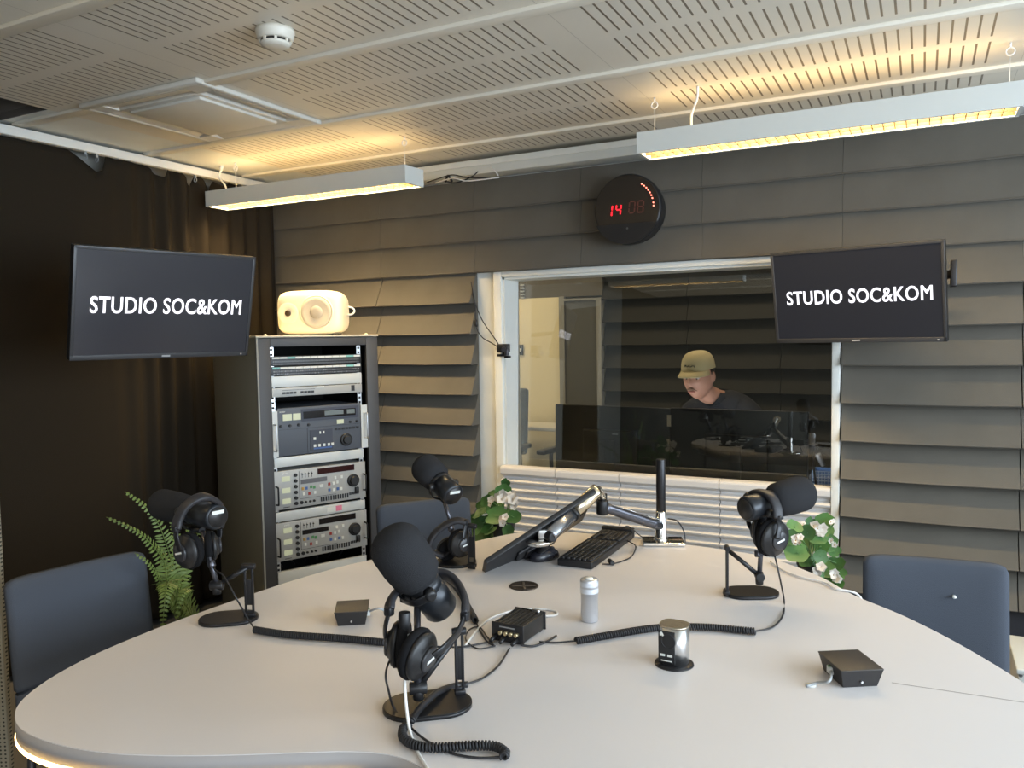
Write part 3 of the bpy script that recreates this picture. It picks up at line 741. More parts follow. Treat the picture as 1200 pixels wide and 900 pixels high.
# speaker on the rack
def speaker():
    c = rp(.40, .25, 1.413); yw = math.radians(6)
    fwd = V(( .62, -.785, 0)).normalized(); fwd = (V((0, 0, 1)).cross(fwd)).normalized().cross(V((0, 0, 1)))*1.0
    fwd = V((.36, -.93, 0)).normalized(); sx = V((0, 0, 1)).cross(fwd).normalized()   # sx: to the right as seen from the front
    t = thing('studio_speaker', 'rounded cream studio loudspeaker lying sideways on top of the rack', 'speaker', c)
    Wd, Dp, Ht = .335, .215, .222
    cc = c+V((0, 0, Ht/2+.001))
    mb = MB(); nu, nv = 48, 24
    # superellipsoid-like body
    rings = []
    def pw(a, e): return (abs(a)**e)*(1 if a >= 0 else -1)
    for j in range(nv+1):
        ph = -PI/2+PI*j/nv; row = []
        for i in range(nu):
            th = 2*PI*i/nu
            x = pw(math.cos(ph), .30)*pw(math.cos(th), .32); z = pw(math.cos(ph), .30)*pw(math.sin(th), .36); y = pw(math.sin(ph), .34)
            tp = 1.0-.10*max(0, -y)            # narrower at the back
            bow = 1-.05*z*z-0
            row.append(mb.bm.verts.new(cc+sx*(x*Wd/2*tp*(1-.04*abs(z)**2))+V((0, 0, z*Ht/2*tp*(1-.05*x*x)))+fwd*(y*Dp/2)))
        rings.append(row)
    for a, b in zip(rings, rings[1:]):
        for i in range(nu): mb._face([a[i], a[(i+1) % nu], b[(i+1) % nu], b[i]], True)
    mb._face(rings[0], True); mb._face(list(reversed(rings[-1])), True)
    mb.build('cabinet', SPK, t)
    fc = cc+fwd*(Dp/2-.001)
    wo = fc+sx*.045; tw = fc-sx*.098-V((0, 0, .002))
    MB().lathe(wo, fwd, [(.0, .086), (.004, .084), (.003, .078), (-.004, .074), (-.004, 0)], 40, cap=False).build('woofer_surround', SPK, t)
    MB().lathe(wo+fwd*.0035, fwd, [(.0, .076), (.004, .074), (.002, .060), (-.001, .035), (-.001, 0)], 40, cap=False).build('woofer_grille', SPKG, t)
    MB().lathe(wo+fwd*.004, fwd, [(.0, .032), (.006, .026), (.008, .012), (.0085, 0)], 30, cap=False).build('dust_cap', SPKD, t)
    MB().lathe(tw, fwd, [(.002, .052), (.004, .045), (.002, .022), (.001, .018)], 36, cap=False).build('tweeter_waveguide', SPK, t)
    MB().lathe(tw+fwd*.002, fwd, [(0, .015), (.003, .015), (.004, .010), (.006, .004), (.006, 0)], 24).build('tweeter', mat('tweeter_brown', (.05, .03, .015), .4), t)
    m = MB()
    for a_ in (-.11, .11):
        m.cyl(c+sx*a_+fwd*.05, c+sx*a_+fwd*.05+V((0, 0, .006)), .012, seg=12); m.cyl(c+sx*a_-fwd*.05, c+sx*a_-fwd*.05+V((0, 0, .006)), .012, seg=12)
    m.build('foot', BLK, t)
    e = cc+sx*(Wd/2-.01)-fwd*.04
    m = MB(); m.tube([e+V((0, 0, -.01)), e+sx*.020+V((0, 0, -.008)), e+sx*.034+V((0, 0, .006)), e+sx*.026+V((0, 0, .022)), e+sx*.004+V((0, 0, .030))], .0045, 8, sub=8); m.build('cable_loop', WCAB, t)
speaker()

# ------------------------------------------------------------------ webcam clamp on window casing with cables
def clampcam():
    c = V((-1.8860, 3.5850, 1.3335))
    t = thing('webcam', 'small black camera clamped on the white window casing with cables hanging to it', 'camera', c)
    m = MB(); m.box(c, (.062, .040, .042), .25, .005); m.build('body', BLK, t)
    m = MB(); m.cyl(c+V((.012, -.018, -.004)), c+V((.020, -.036, -.008)), .012, seg=16); m.box(c+V((.026, -.012, -.022)), (.018, .03, .030), .3, .003); m.build('lens', GMET, t)
    m = MB(); m.box(c+V((-.012, 0, -.036)), (.040, .022, .012), .1, .003); m.box(c+V((.022, 0, -.044)), (.030, .022, .012), -.2, .003); m.cyl(c+V((0, 0, -.018)), c+V((0, 0, -.036)), .008, seg=10); m.build('clamp', BLKM, t)
    m = MB()
    m.tube([(-2.0532, 3.5600, 1.6746), (-2.0410, 3.5700, 1.5791), (-2.0010, 3.5750, 1.4782), (-1.9410, 3.5800, 1.3947), c+V((-.02, 0, .008))], .0028, 8, sub=6)
    m.tube([(-2.0459, 3.5550, 1.6481), (-2.0337, 3.5650, 1.5527), (-2.0333, 3.5700, 1.4746), (-2.0303, 3.5720, 1.4309), (-1.9974, 3.5740, 1.3868), (-1.9418, 3.5800, 1.3557), c+V((-.02, 0, -.004))], .0028, 8, sub=6)
    m.lathe((-2.0344, 3.5680, 1.4833), V((.12, 0, -1)), [(0, .003), (.006, .008), (.034, .008), (.04, .003)], 12)
    m.build('cable', BCAB, t)
clampcam()
t = thing('cable_tangle', 'loose black and white cables tangled on the wall top near the trunking', 'cable', (-2.1290, 3.4800, 2.1847))  # loose tangle lying at the trunking, not suspended
m = MB()
m.tube([(-2.2498, 3.4700, 2.1784), (-2.1604, 3.4500, 2.1872), (-2.0914, 3.4600, 2.1985), (-1.9978, 3.4500, 2.1745), (-1.8855, 3.4800, 2.1637)], .003, 6, sub=8)
m.tube([(-2.1481, 3.4700, 2.1766), (-2.0557, 3.4400, 2.1539), (-1.9736, 3.4500, 2.1761), (-1.9507, 3.4700, 2.2018)], .003, 6, sub=8); m.build('cable', BCAB, t)
m = MB(); m.tube([(-2.1925, 3.4600, 2.1667), (-2.0737, 3.4300, 2.1749), (-1.9923, 3.4400, 2.1557), (-1.8277, 3.4600, 2.1585)], .003, 6, sub=8); m.tube([(-1.8789, 3.4700, 2.2187), (-1.8478, 3.4550, 2.1922), (-1.8322, 3.4600, 2.1671)], .0025, 6, sub=6); m.build('cable', WCAB, t)
m = MB(); m.tube([(-2.1320, 3.4600, 2.1691), (-2.1102, 3.4500, 2.1946), (-2.0922, 3.4600, 2.1650)], .006, 8, sub=6); m.build('plug', BLK, t)

# ------------------------------------------------------------------ table
OUT = [(.174, 1.702), (.077, 1.86), (-.029, 1.996), (-.144, 2.109), (-.231, 2.230), (-.333, 2.326), (-.42, 2.378), (-.53, 2.402), (-.648, 2.414), (-.806, 2.424), (-.97, 2.424), (-1.10, 2.401), (-1.19, 2.335), (-1.242, 2.240),
       (-1.288, 2.127), (-1.345, 2.020), (-1.425, 1.906), (-1.478, 1.78), (-1.520, 1.576), (-1.540, 1.347), (-1.546, 1.219), (-1.538, 1.066), (-1.510, .949), (-1.465, .862), (-1.412, .815), (-1.345, .788), (-1.255, .783), (-1.154, .799), (-1.07, .829), (-.98, .872), (-.871, .932), (-.80, .970), (-.735, .990), (-.68, .984), (-.62, .962),
       (-.54, .90), (-.44, .84), (-.30, .80), (-.12, .80), (.06, .86), (.20, .98), (.29, 1.15), (.305, 1.33), (.262, 1.53)]
OUTS = [(p.x, p.y) for p in spline([(x, y, 0) for x, y in OUT], 5, True)]
t = thing('conference_table', 'large white curved studio table with a glowing light strip under its edge', 'table', (-.7, 1.6, 0))
n_ = len(OUTS)
def inset(poly, d):
    N = len(poly); o = []
    area = sum(poly[i][0]*poly[(i+1) % N][1]-poly[(i+1) % N][0]*poly[i][1] for i in range(N)); sg = 1 if area > 0 else -1
    for i in range(N):
        a = V((*poly[i-1], 0)); b = V((*poly[(i+1) % N], 0)); tt = (b-a).normalized(); nn = V((-tt.y, tt.x, 0))*sg
        o.append((poly[i][0]+nn.x*d, poly[i][1]+nn.y*d))
    return o
m = MB(); m.prism(inset(OUTS, .001), .7355, .740); m.build('tabletop', TABLE, t)
m = MB(); m.prism(OUTS, .7385, .706, True); m.build('edge_band', TEDGE, t)
m = MB(); ins = inset(OUTS, .012); st_ = [p for p in inset(OUTS, .004) if p[0] < -.78 and p[1] < 1.15]; st_ = sorted(st_, key=lambda p: math.atan2(p[1]-1.3, p[0]+1.1) if math.atan2(p[1]-1.3, p[0]+1.1) < 0 else math.atan2(p[1]-1.3, p[0]+1.1)-2*PI); m.tube([(x, y, .7005) for x, y in st_], .0055, 8); m.build('light_strip', STRIP, t)
m = MB(); m.prism(inset(OUTS, .05), .668, .704); m.build('underframe', TEDGE, t)
m = MB(); m.prism([(-1.15, 1.15), (-.95, 1.12), (-.45, 1.25), (-.35, 1.6), (-.50, 2.0), (-.85, 2.08), (-1.10, 1.85)], .0, .66); m.build('pedestal', WHITEM, t)
m = MB(); q = [V((-0.0429, 1.6008, 0.7402)), V((0.1649, 1.6104, 0.7402))]; dd = (q[1]-q[0]).normalized(); nn = V((-dd.y, dd.x, 0))*.0012; m.extr([q[0]-nn, q[1]+dd*.085-nn, q[1]+dd*.085+nn, q[0]+nn], (0, 0, .0002)); m.build('joint_line', mat('joint_grey', (.30, .28, .26), .6), t)
TZ = .740

# ------------------------------------------------------------------ microphones
def mic(label, base, post, jt, arm_up, F0, F1, B, rf=.046, rb=.030, yoke=None, logo=True, post_w=.022, btilt=None):
    """base=(a,b,r) capsule plate; post=(foot,top); jt=lower joint; arm_up=list of upright points; F0..F1 foam; B body end"""
    a, b, r = V(base[0]), V(base[1]), base[2]; a.z = b.z = TZ
    t = thing('microphone', label, 'microphone', (a+b)/2, 'table microphones')
    dd = (b-a); L = dd.length; dd = dd.normalized() if L > 1e-5 else V((1, 0, 0)); nn = V((-dd.y, dd.x, 0)); pl = []
    for k in range(17): an = -PI/2+PI*k/16; pl.append(b+(dd*math.cos(an)+nn*math.sin(an))*r)
    for k in range(17): an = PI/2+PI*k/16; pl.append(a+(dd*math.cos(an)+nn*math.sin(an))*r)
    m = MB(); bt = [V((p.x, p.y, TZ+.0006)) for p in pl]; m.extr(bt, (0, 0, .0065), True); cen = (a+b)/2
    top = [V((cen.x+(p.x-cen.x)*.975, cen.y+(p.y-cen.y)*.975, TZ+.0071)) for p in pl]; m.extr(top, (0, 0, .0015), True); m.build('base_plate', BLKM, t)
    p0, p1 = V(post[0]), V(post[1]); p0 = V((p0.x, p0.y, TZ+.008)); p1 = V((p0.x, p0.y, p1.z))
    rr = V((.89, .457, 0)); hh = p1.z-p0.z; c = (p0+p1)/2; m = MB(); RR = math.atan2(.457, .89)+post[2]
    ex = V((math.cos(RR), math.sin(RR), 0)); pw = post_w
    for s in (-1, 1): m.box(c+ex*s*(pw/2-.0025), (.005, .006, hh), RR, .0010)
    for zf, hz in ((.03, .02), (.47, hh*.50), (.97, .014)): m.box(p0+V((0, 0, hh*zf)), (pw-.001, .005, hz), RR, .001)
    m.box(p0+V((0, 0, .004)), (pw*1.2, .014, .010), RR, .003); m.build('post', BLKM, t)
    m = MB(); m.cyl(p1+ex*(pw/2+.005)+V((0, 0, -.004)), p1-ex*(pw/2+.004)+V((0, 0, -.004)), .0068, seg=16, bev=.0015); m.build('hinge', BLKM, t)
    jt = V(jt); m = MB(); m.tube([p1+V((0, 0, -.006)), jt], .0055, 10); m.build('lower_arm', BLKM, t)
    m = MB(); m.cyl(jt-ex*.015, jt+ex*.015, .011, seg=16, bev=.002); m.lathe(jt+V((0, 0, -.020)), (0, 0, 1), [(0, .009), (.012, .010), (.030, .0085)], 14); m.build('joint_knob', BLK, t)
    up_ = [jt+V((0, 0, .006))]+[V(q) for q in arm_up]
    m = MB(); m.tube(up_, .0060, 10); u0, u1 = up_[0], up_[-1]; ud = (u1-u0); m.cyl(u0+ud*.30, u0+ud*.42, .009, seg=14, bev=.002); m.build('upright', GMET, t)
    F0, F1, B = V(F0), V(F1), V(B); ax = (B-F1).normalized(); afx = (F1-F0).normalized(); Lf = (F1-F0).length
    m = MB(); prof = []
    for k in range(11): q = PI/2*k/10; prof.append((rf*.80*(1-math.cos(q)), rf*math.sin(q)**.9))
    nose = rf*.80
    prof += [(nose+(Lf-nose)*.4, rf*1.0), (nose+(Lf-nose)*.8, rf*.93), (Lf-.012, rf*.84), (Lf-.004, rf*.76), (Lf, rf*.60)]
    m.lathe(F0, afx, prof, 36); m.build('windscreen', FOAMB, t)
    Lb = (B-F1).length+.012
    m = MB(); s0 = F1-ax*.012
    m.lathe(s0, ax, [(0, rb*.80), (.010, rb*.82), (.012, rb*.97), (Lb*.30, rb), (Lb*.31, rb*.96), (Lb*.33, rb*.96), (Lb*.34, rb), (Lb-.006, rb), (Lb-.002, rb*.93), (Lb, rb*.82)], 32); bd = m.build('body', MICB, t)
    m = MB(); m.lathe(s0+ax*Lb, ax, [(-.001, rb*.80), (.0015, rb*.78), (.002, 0)], 28); m.build('end_cap', BLK, bd)
    if logo:
        x_, y_, z_ = frame(ax); m = MB(); side = x_ if abs(x_.z) < .5 else y_
        upx = (V((0, 0, 1))-ax*ax.z).normalized(); side = upx.cross(ax)
        Rm = Matrix((side, upx, ax)).transposed(); m.box(s0+ax*(Lb+.0025)+upx*rb*.38, (rb*1.0, rb*.26, .001), Rm); m.build('logo_plate', LABW, bd)
    # yoke
    yk = s0+ax*(Lb*.22 if yoke is None else Lb*yoke[0]); top_ = up_[-1]
    dn = (top_-yk).normalized(); dn = (dn-ax*dn.dot(ax)).normalized(); sd = ax.cross(dn).normalized()
    m = MB(); R_ = rb+.008; pts = []
    m.tube([yk+sd*R_-dn*.006, yk+sd*R_+dn*.012, yk+sd*R_*.75+dn*(R_*.80), yk+dn*(R_+.005), yk-sd*R_*.75+dn*(R_*.80), yk-sd*R_+dn*.012, yk-sd*R_-dn*.006], 0, sub=6, w=.008, h=.0022, upv=lambda p: (V(p)-yk))
    m.cyl(yk+dn*(R_+.003), top_, .008, seg=14); m.build('yoke', BLKM, t)
    m = MB()
    for s in (-1, 1): m.lathe(yk+sd*s*(rb-.002), sd*s, [(0, .010), (.011, .011), (.016, .010), (.018, .006)], 18)
    m.build('yoke_knob', BLK, t)
    return t
mic('large black microphone nearest the viewer with a big foam windscreen pointing up left', ((-.790, 1.135, .74), (-.748, 1.168, .74), .052), ((-0.7358, 1.2070, 0.7480), (-0.7401, 1.2249, 0.8671), 0.2), (-0.7697, 1.1244, 0.7862),
    [(-0.7800, 1.1391, 0.8334), (-0.7924, 1.1612, 0.9222)], (-0.8141, 1.1030, 1.0620), (-0.7805, 1.1586, 0.9614), (-0.7690, 1.2054, 0.8992), .0475, .0315, (.16,), False, .017)
mic('black microphone at the back left seat with foam tip up left, before the mid chair', ((-1.1945, 1.9461, 0.7400), (-1.1877, 1.9491, 0.7400), .055), ((-1.1180, 1.9124, 0.7480), (-1.1582, 1.9719, 0.8675), -.35), (-1.1842, 1.9312, 0.7947),
    [(-1.2004, 1.9285, 0.8803), (-1.2140, 1.9246, 0.9269)], (-1.3175, 1.9570, 1.0270), (-1.2309, 1.9307, 0.9789), (-1.1622, 1.8964, 0.9484), .044, .032, (.35,), True)
mic('black microphone at the right of the table with foam tip pointing right', ((-.394, 2.000, .74), (-.352, 2.021, .74), .045), ((-0.4217, 1.9644, 0.7480), (-0.4331, 2.0176, 0.8665), 1.45), (-0.3467, 1.9786, 0.7983),
    [(-0.3456, 1.9951, 0.8682), (-0.3595, 2.0035, 0.9329)], (-0.2467, 2.1215, 0.9900), (-0.3263, 2.0233, 0.9742), (-0.3762, 1.9520, 0.9652), .045, .031, (.55,), False, .014)
mic('black microphone at the left table edge before the rack, foam pointing left', ((-1.452, 1.313, .74), (-1.418, 1.338, .74), .046), ((-1.3919, 1.3500, 0.7480), (-1.4074, 1.3712, 0.8704), .0), (-1.4532, 1.3108, 0.8244),
    [(-1.4741, 1.3146, 0.8734), (-1.5008, 1.3170, 0.9470)], (-1.6848, 1.3383, 0.9949), (-1.5452, 1.3307, 0.9871), (-1.4456, 1.3141, 0.9850), .0375, .0305, (.15,), True)

# ------------------------------------------------------------------ headphones
def headphones(label, cups, band, yokes, upv=None, wband=.013):
    """cups: [(centre, outward normal, radius)], band: pts of headband, yokes: 2 polylines from band end to cup"""
    t = thing('headphones', label, 'headphones', cups[0][0], 'black headphones hung on the microphones')
    for (c, n, r) in cups:
        c, n = V(c), V(n).normalized()
        m = MB(); m.lathe(c-n*.018, n, [(0, r*.55), (.0, r*.90), (.005, r*1.0), (.012, r*1.02), (.017, r*.95), (.018, r*.7)], 30); ec = m.build('ear_cushion', VELV, t)
        m = MB(); m.lathe(c, n, [(0, r*.93), (.005, r*.95), (.010, r*.84), (.014, r*.60), (.017, r*.55), (.017, 0)], 30); sh = m.build('ear_cup', BLK, t)
        m = MB(); m.lathe(c+n*.0165, n, [(0, r*.50), (.004, r*.50), (.006, r*.44), (.006, 0)], 24); m.build('badge_disc', mat('badge_black', (.03, .03, .033), .35), sh)
        upx = (V((0, 0, 1))-n*n.z).normalized(); sd = upx.cross(n)
        R_ = Matrix(((sd*.97+upx*.25).normalized(), (upx*.97-sd*.25).normalized(), n)).transposed()
        MB().box(c+n*.0230, (r*.50, r*.10, .001), R_).build('logo_strip', LABW, sh)
    cen = V((0, 0, 0))
    for p in band: cen += V(p)
    cen /= len(band); low = (V(cups[0][0])+V(cups[1][0]))/2
    cen = (cen+low)/2
    f = (lambda p: V(p)-cen)
    m = MB(); m.tube(band, 0, sub=8, w=wband, h=.0065, upv=f); m.build('headband', LEATH, t)
    for y in yokes:
        m = MB(); m.tube(y, 0, sub=6, w=.0065, h=.0028, upv=f); m.box(y[0], (.014, .014, .016), None, .003); m.build('yoke', BLKM, t)
    return t
CR = V((.890, .457, 0)); CW = V((-.457, .890, 0)); UP = V((0, 0, 1))   # right / away / up as seen from the seat
headphones('black headphones hanging under the nearest microphone, nearest pair', [((-0.8037, 1.1174, 0.8601), CR*-1.0+CW*.02+UP*.05, .042), ((-0.7428, 1.0924, 0.8600), CR*.84+CW*-.45-UP*.20, .044)],
    [(-0.8072, 1.0974, 0.9248), (-0.8136, 1.1118, 0.9374), (-0.8152, 1.1400, 0.9500), (-0.8095, 1.1771, 0.9555), (-0.7986, 1.2109, 0.9569), (-0.7722, 1.2245, 0.9564), (-0.7423, 1.2167, 0.9466), (-0.7119, 1.1917, 0.9301), (-0.6964, 1.1646, 0.9105)],
    [[(-0.8072, 1.0974, 0.9248), (-0.8121, 1.0934, 0.9016), (-0.8191, 1.0995, 0.8790), (-0.8179, 1.1045, 0.8594)], [(-0.6964, 1.1646, 0.9105), (-0.6937, 1.1367, 0.8934), (-0.6908, 1.1041, 0.8877), (-0.6925, 1.0802, 0.8816), (-0.7009, 1.0698, 0.8741)]])
headphones('black headphones at the back left microphone with band tipped to the left', [((-1.1516, 1.9152, 0.8094), CR*.55+CW*-.8, .040), ((-1.2142, 1.9377, 0.7849), CR*-.5+CW*.6+UP*.3, .036)],
    [(-1.1315, 1.9072, 0.8740), (-1.1528, 1.8966, 0.8791), (-1.1824, 1.8807, 0.8677), (-1.2097, 1.8649, 0.8420), (-1.2221, 1.8567, 0.8136), (-1.2210, 1.8671, 0.7918), (-1.2080, 1.8951, 0.7739)],
    [[(-1.1315, 1.9072, 0.8740), (-1.1283, 1.8965, 0.8573), (-1.1271, 1.8841, 0.8314)], [(-1.2080, 1.8951, 0.7739), (-1.2047, 1.9080, 0.7735), (-1.1939, 1.9142, 0.7830)]])
headphones('black headphones hanging on the right microphone near the white flowers', [((-0.3115, 1.9694, 0.8967), CR*.45+CW*-.9-UP*.08, .046), ((-0.3478, 2.0187, 0.9008), CR*-.75+CW*.6, .046)],
    [(-0.2998, 1.9563, 0.9482), (-0.3053, 1.9665, 0.9744), (-0.3190, 1.9777, 0.9939), (-0.3418, 1.9946, 1.0016), (-0.3677, 2.0147, 0.9960), (-0.3826, 2.0281, 0.9731), (-0.3859, 2.0349, 0.9325)],
    [[(-0.2998, 1.9563, 0.9482), (-0.2954, 1.9406, 0.9316), (-0.2978, 1.9320, 0.9049)], [(-0.3859, 2.0349, 0.9325), (-0.3818, 2.0355, 0.9089), (-0.3701, 2.0402, 0.8894)]])
headphones('black headphones hanging on the left edge microphone beside the fern', [((-1.4834, 1.2563, 0.9152), CR*-.50+CW*-.86, .0415), ((-1.4983, 1.3381, 0.9056), CR*.8+CW*.45, .038)],
    [(-1.4734, 1.2204, 0.9753), (-1.4727, 1.2278, 0.9969), (-1.4636, 1.2398, 1.0222), (-1.4515, 1.2583, 1.0370), (-1.4452, 1.2841, 1.0385), (-1.4556, 1.3224, 1.0185), (-1.4794, 1.3531, 0.9861), (-1.5042, 1.3716, 0.9469)],
    [[(-1.4734, 1.2204, 0.9753), (-1.4673, 1.2165, 0.9538), (-1.4667, 1.2261, 0.9246)], [(-1.5042, 1.3716, 0.9469), (-1.5039, 1.3701, 0.9222), (-1.5088, 1.3604, 0.8990)]])

# coiled and plain cables ------------------------------------------------------
def coil(mb, pts, R=.0065, r=.0024, pitch=.0052):
    P = spline(pts, 16); L = [0]
    for a, b in zip(P, P[1:]): L.append(L[-1]+(b-a).length)
    tot = L[-1]; n = int(tot/pitch*8); out = []; j = 0; prev = None
    for i in range(n+1):
        s = tot*i/n
        while j < len(L)-2 and L[j+1] < s: j += 1
        f = (s-L[j])/max(1e-9, L[j+1]-L[j]); p = P[j].lerp(P[j+1], f); tt = (P[j+1]-P[j]).normalized()
        if prev is None: x = frame(tt)[0]
        else: x = (prev-tt*prev.dot(tt)).normalized()
        prev = x; y = tt.cross(x); an = 2*PI*i/8
        out.append(p+x*R*math.cos(an)+y*R*math.sin(an))
    mb.tube(out, r, 5)
def cable(label, parts, loc, group=None):
    t = thing('headphone_cable', label, 'cable', loc, group)
    for kind, pts, r in parts:
        m = MB()
        if kind == 'coil': coil(m, pts, r); m.build('coiled_section', RUB, t)
        else: m.tube(pts, r, 8, sub=8); m.build('straight_section', BCAB, t)
    return t
G_ = 'headphone cables on the table'
cable('black coiled cable crossing the table from the left microphone to the nearest headphones', [('coil', [(-1.3139, 1.2853, 0.7495), (-1.2187, 1.2954, 0.7495), (-1.1034, 1.3266, 0.7495), (-1.0017, 1.3470, 0.7495)], .0065),
    ('s', [(-1.4922, 1.3338, 0.8786), (-1.4494, 1.3041, 0.8630), (-1.4084, 1.2910, 0.8577), (-1.3650, 1.2876, 0.8094), (-1.3664, 1.3173, 0.7584), (-1.3213, 1.2952, 0.7450)], .002), ('s', [(-1.0087, 1.3565, 0.7450), (-0.9216, 1.3815, 0.7430), (-0.8537, 1.4077, 0.7430), (-0.8102, 1.4588, 0.7430)], .002)], (-1.3298, 1.3060, 0.7400), G_)
cable('black coiled cable running behind the power outlet towards the right microphone', [('coil', [(-0.6409, 1.5235, 0.7495), (-0.5942, 1.5767, 0.7495), (-0.5459, 1.6315, 0.7495), (-0.4933, 1.6781, 0.7495), (-0.4091, 1.7166, 0.7495), (-0.3123, 1.7331, 0.7495)], .0065),
    ('s', [(-0.7156, 1.5009, 0.7435), (-0.6847, 1.5113, 0.7430), (-0.6438, 1.5349, 0.7450)], .002), ('s', [(-0.3162, 1.7445, 0.7450), (-0.2865, 1.7921, 0.7430), (-0.2770, 1.8733, 0.7430), (-0.2892, 1.9819, 0.7417), (-0.2925, 1.9500, 0.7964), (-0.3002, 1.9486, 0.8350), (-0.3083, 1.9627, 0.8552)], .002)], (-0.5006, 1.7030, 0.7400), G_)
cable('black coiled cable lying between the back left microphone and the small black amplifier', [('coil', [(-1.1940, 1.8108, 0.7495), (-1.1367, 1.7937, 0.7495), (-1.0594, 1.7320, 0.7495), (-0.9735, 1.6333, 0.7495), (-0.8948, 1.5413, 0.7495)], .0065),
    ('s', [(-0.9011, 1.5521, 0.7450), (-0.8660, 1.5096, 0.7430), (-0.8168, 1.4557, 0.7430), (-0.7895, 1.4396, 0.7440)], .002)], (-1.0779, 1.7409, 0.7400), G_)
cable('black coiled cable looped on the table in front of the nearest microphone', [('coil', [(-0.7458, 1.0673, 0.7575), (-0.7513, 1.0504, 0.7495), (-0.7310, 1.0260, 0.7495), (-0.6991, 1.0174, 0.7495), (-0.6658, 1.0274, 0.7495), (-0.6261, 1.0520, 0.7495), (-0.5933, 1.0676, 0.7495), (-0.5667, 1.0601, 0.7495), (-0.5621, 1.0456, 0.7495)], .0058),
    ('s', [(-0.5669, 1.0546, 0.7440), (-0.6023, 1.0371, 0.7430), (-0.6447, 1.0310, 0.7430), (-0.6921, 1.0433, 0.7430), (-0.7394, 1.0649, 0.7440), (-0.8055, 1.1026, 0.7520), (-0.7921, 1.0688, 0.8016), (-0.7962, 1.0683, 0.8246), (-0.8015, 1.0834, 0.8385), (-0.8059, 1.1099, 0.8488)], .002),
    ('s', [(-0.7464, 1.0682, 0.7570), (-0.7592, 1.1127, 0.7570), (-0.7646, 1.1755, 0.7570), (-0.7658, 1.2355, 0.7450), (-0.7476, 1.2545, 0.7440)], .0062),
    ('s', [(-0.7519, 1.2525, 0.7440), (-0.7369, 1.2909, 0.7430), (-0.7369, 1.3562, 0.7430), (-0.7556, 1.4401, 0.7440)], .002)], (-0.6657, 1.0652, 0.7400), G_)
def wire(name, label, pts, r, m, cat='cable'):
    mb = MB(); mb.tube(pts, r, 8, sub=8); tag(mb.build(name, m), label, cat)
wire('white_cable', 'white cable hanging from the nearest microphone down to the table edge', [(-0.7858, 1.1094, 0.8554), (-0.7768, 1.0953, 0.8279), (-0.7579, 1.0693, 0.7978), (-0.7436, 1.0567, 0.7555), (-0.7228, 1.0378, 0.7430), (-0.6863, 1.0028, 0.7430), (-0.6441, 0.9690, 0.7430)], .0026, WCAB)
wire('white_cable', 'white cable lying round the small black amplifier on the table', [(-0.8479, 1.4155, 0.7430), (-0.8662, 1.4871, 0.7430), (-0.8799, 1.5740, 0.7430), (-0.8624, 1.6383, 0.7430), (-0.8336, 1.6709, 0.7430), (-0.7875, 1.6918, 0.7430), (-0.7582, 1.6857, 0.7430), (-0.7524, 1.6630, 0.7430), (-0.7825, 1.6430, 0.7430)], .0026, WCAB)
wire('white_cable', 'white cable crossing the right rear table edge beside the flowers', [(-0.3745, 2.3102, 0.7445), (-0.3294, 2.2397, 0.7445), (-0.2795, 2.1942, 0.7445), (-0.2397, 2.1795, 0.7445), (-0.2089, 2.1618, 0.7445), (-0.1853, 2.1266, 0.7445), (-.135, 2.128, .735), (-.120, 2.125, .68), (-.12, 2.13, .50)], .0030, WCAB)
wire('black_cable', 'thin black cable looping beside the small amplifier towards the nearest microphone', [(-0.7907, 1.4418, 0.7430), (-0.8165, 1.4147, 0.7430), (-0.8631, 1.4450, 0.7430), (-0.8867, 1.5002, 0.7430), (-0.8737, 1.5233, 0.7430), (-0.8350, 1.4848, 0.7430), (-0.8007, 1.4527, 0.7430)], .0016, BCAB)
wire('black_cable', 'short black lead with bare tip beside the right end of the amplifier', [(-0.7406, 1.4617, 0.7460), (-0.7176, 1.4756, 0.7430), (-0.7030, 1.5081, 0.7430), (-0.6960, 1.5458, 0.7440)], .0024, BCAB)
# XLR plug on nearest microphone
t = thing('microphone_plug', 'black and silver cable plug hanging upright under the nearest microphone', 'plug', (-0.7858, 1.1096, 0.8583))
m = MB(); m.cyl((-0.7866, 1.1134, 0.9213), (-0.7862, 1.1112, 0.8847), .0105, seg=20, bev=.002); m.build('sleeve', BLK, t)
m = MB(); m.cyl((-0.7862, 1.1112, 0.8847), (-0.7859, 1.1100, 0.8656), .0095, .0080, seg=20, bev=.001); m.build('barrel', ALU, t)
m = MB(); m.cyl((-0.7859, 1.1100, 0.8656), (-0.7858, 1.1093, 0.8525), .0055, .004, seg=14); m.build('strain_relief', BLK, t)

# ------------------------------------------------------------------ table objects
def obox(mb, A, B, D, z0, z1, top=1.0, bev=0):
    """oriented box from front-left A, front-right B, depth point D (behind B)"""
    A, B, D = V(A), V(B), V(D); e = B-A; d = D-B; d -= e*(d.dot(e)/e.length_squared); c = (A+B)/2+d/2
    R = math.atan2(e.y, e.x)
    if top == 1.0: mb.box((c.x, c.y, (z0+z1)/2), (e.length, d.length, z1-z0), R, bev); return c, R, e.length, d.length
    ex, ey = e.normalized(), d.normalized(); vs = []
    for z, s in ((z0, 1.0), (z1, top)):
        for sx, sy in ((-1, -1), (1, -1), (1, 1), (-1, 1)):
            vs.append(mb.bm.verts.new(V((c.x, c.y, z))+ex*sx*e.length/2*s+ey*sy*d.length/2*(s if top > 1 else 1)))
    for f in ((3, 2, 1, 0), (4, 5, 6, 7), (0, 1, 5, 4), (1, 2, 6, 5), (2, 3, 7, 6), (3, 0, 4, 7)): mb._face([vs[i] for i in f], False)
    return c, R, e.length, d.length

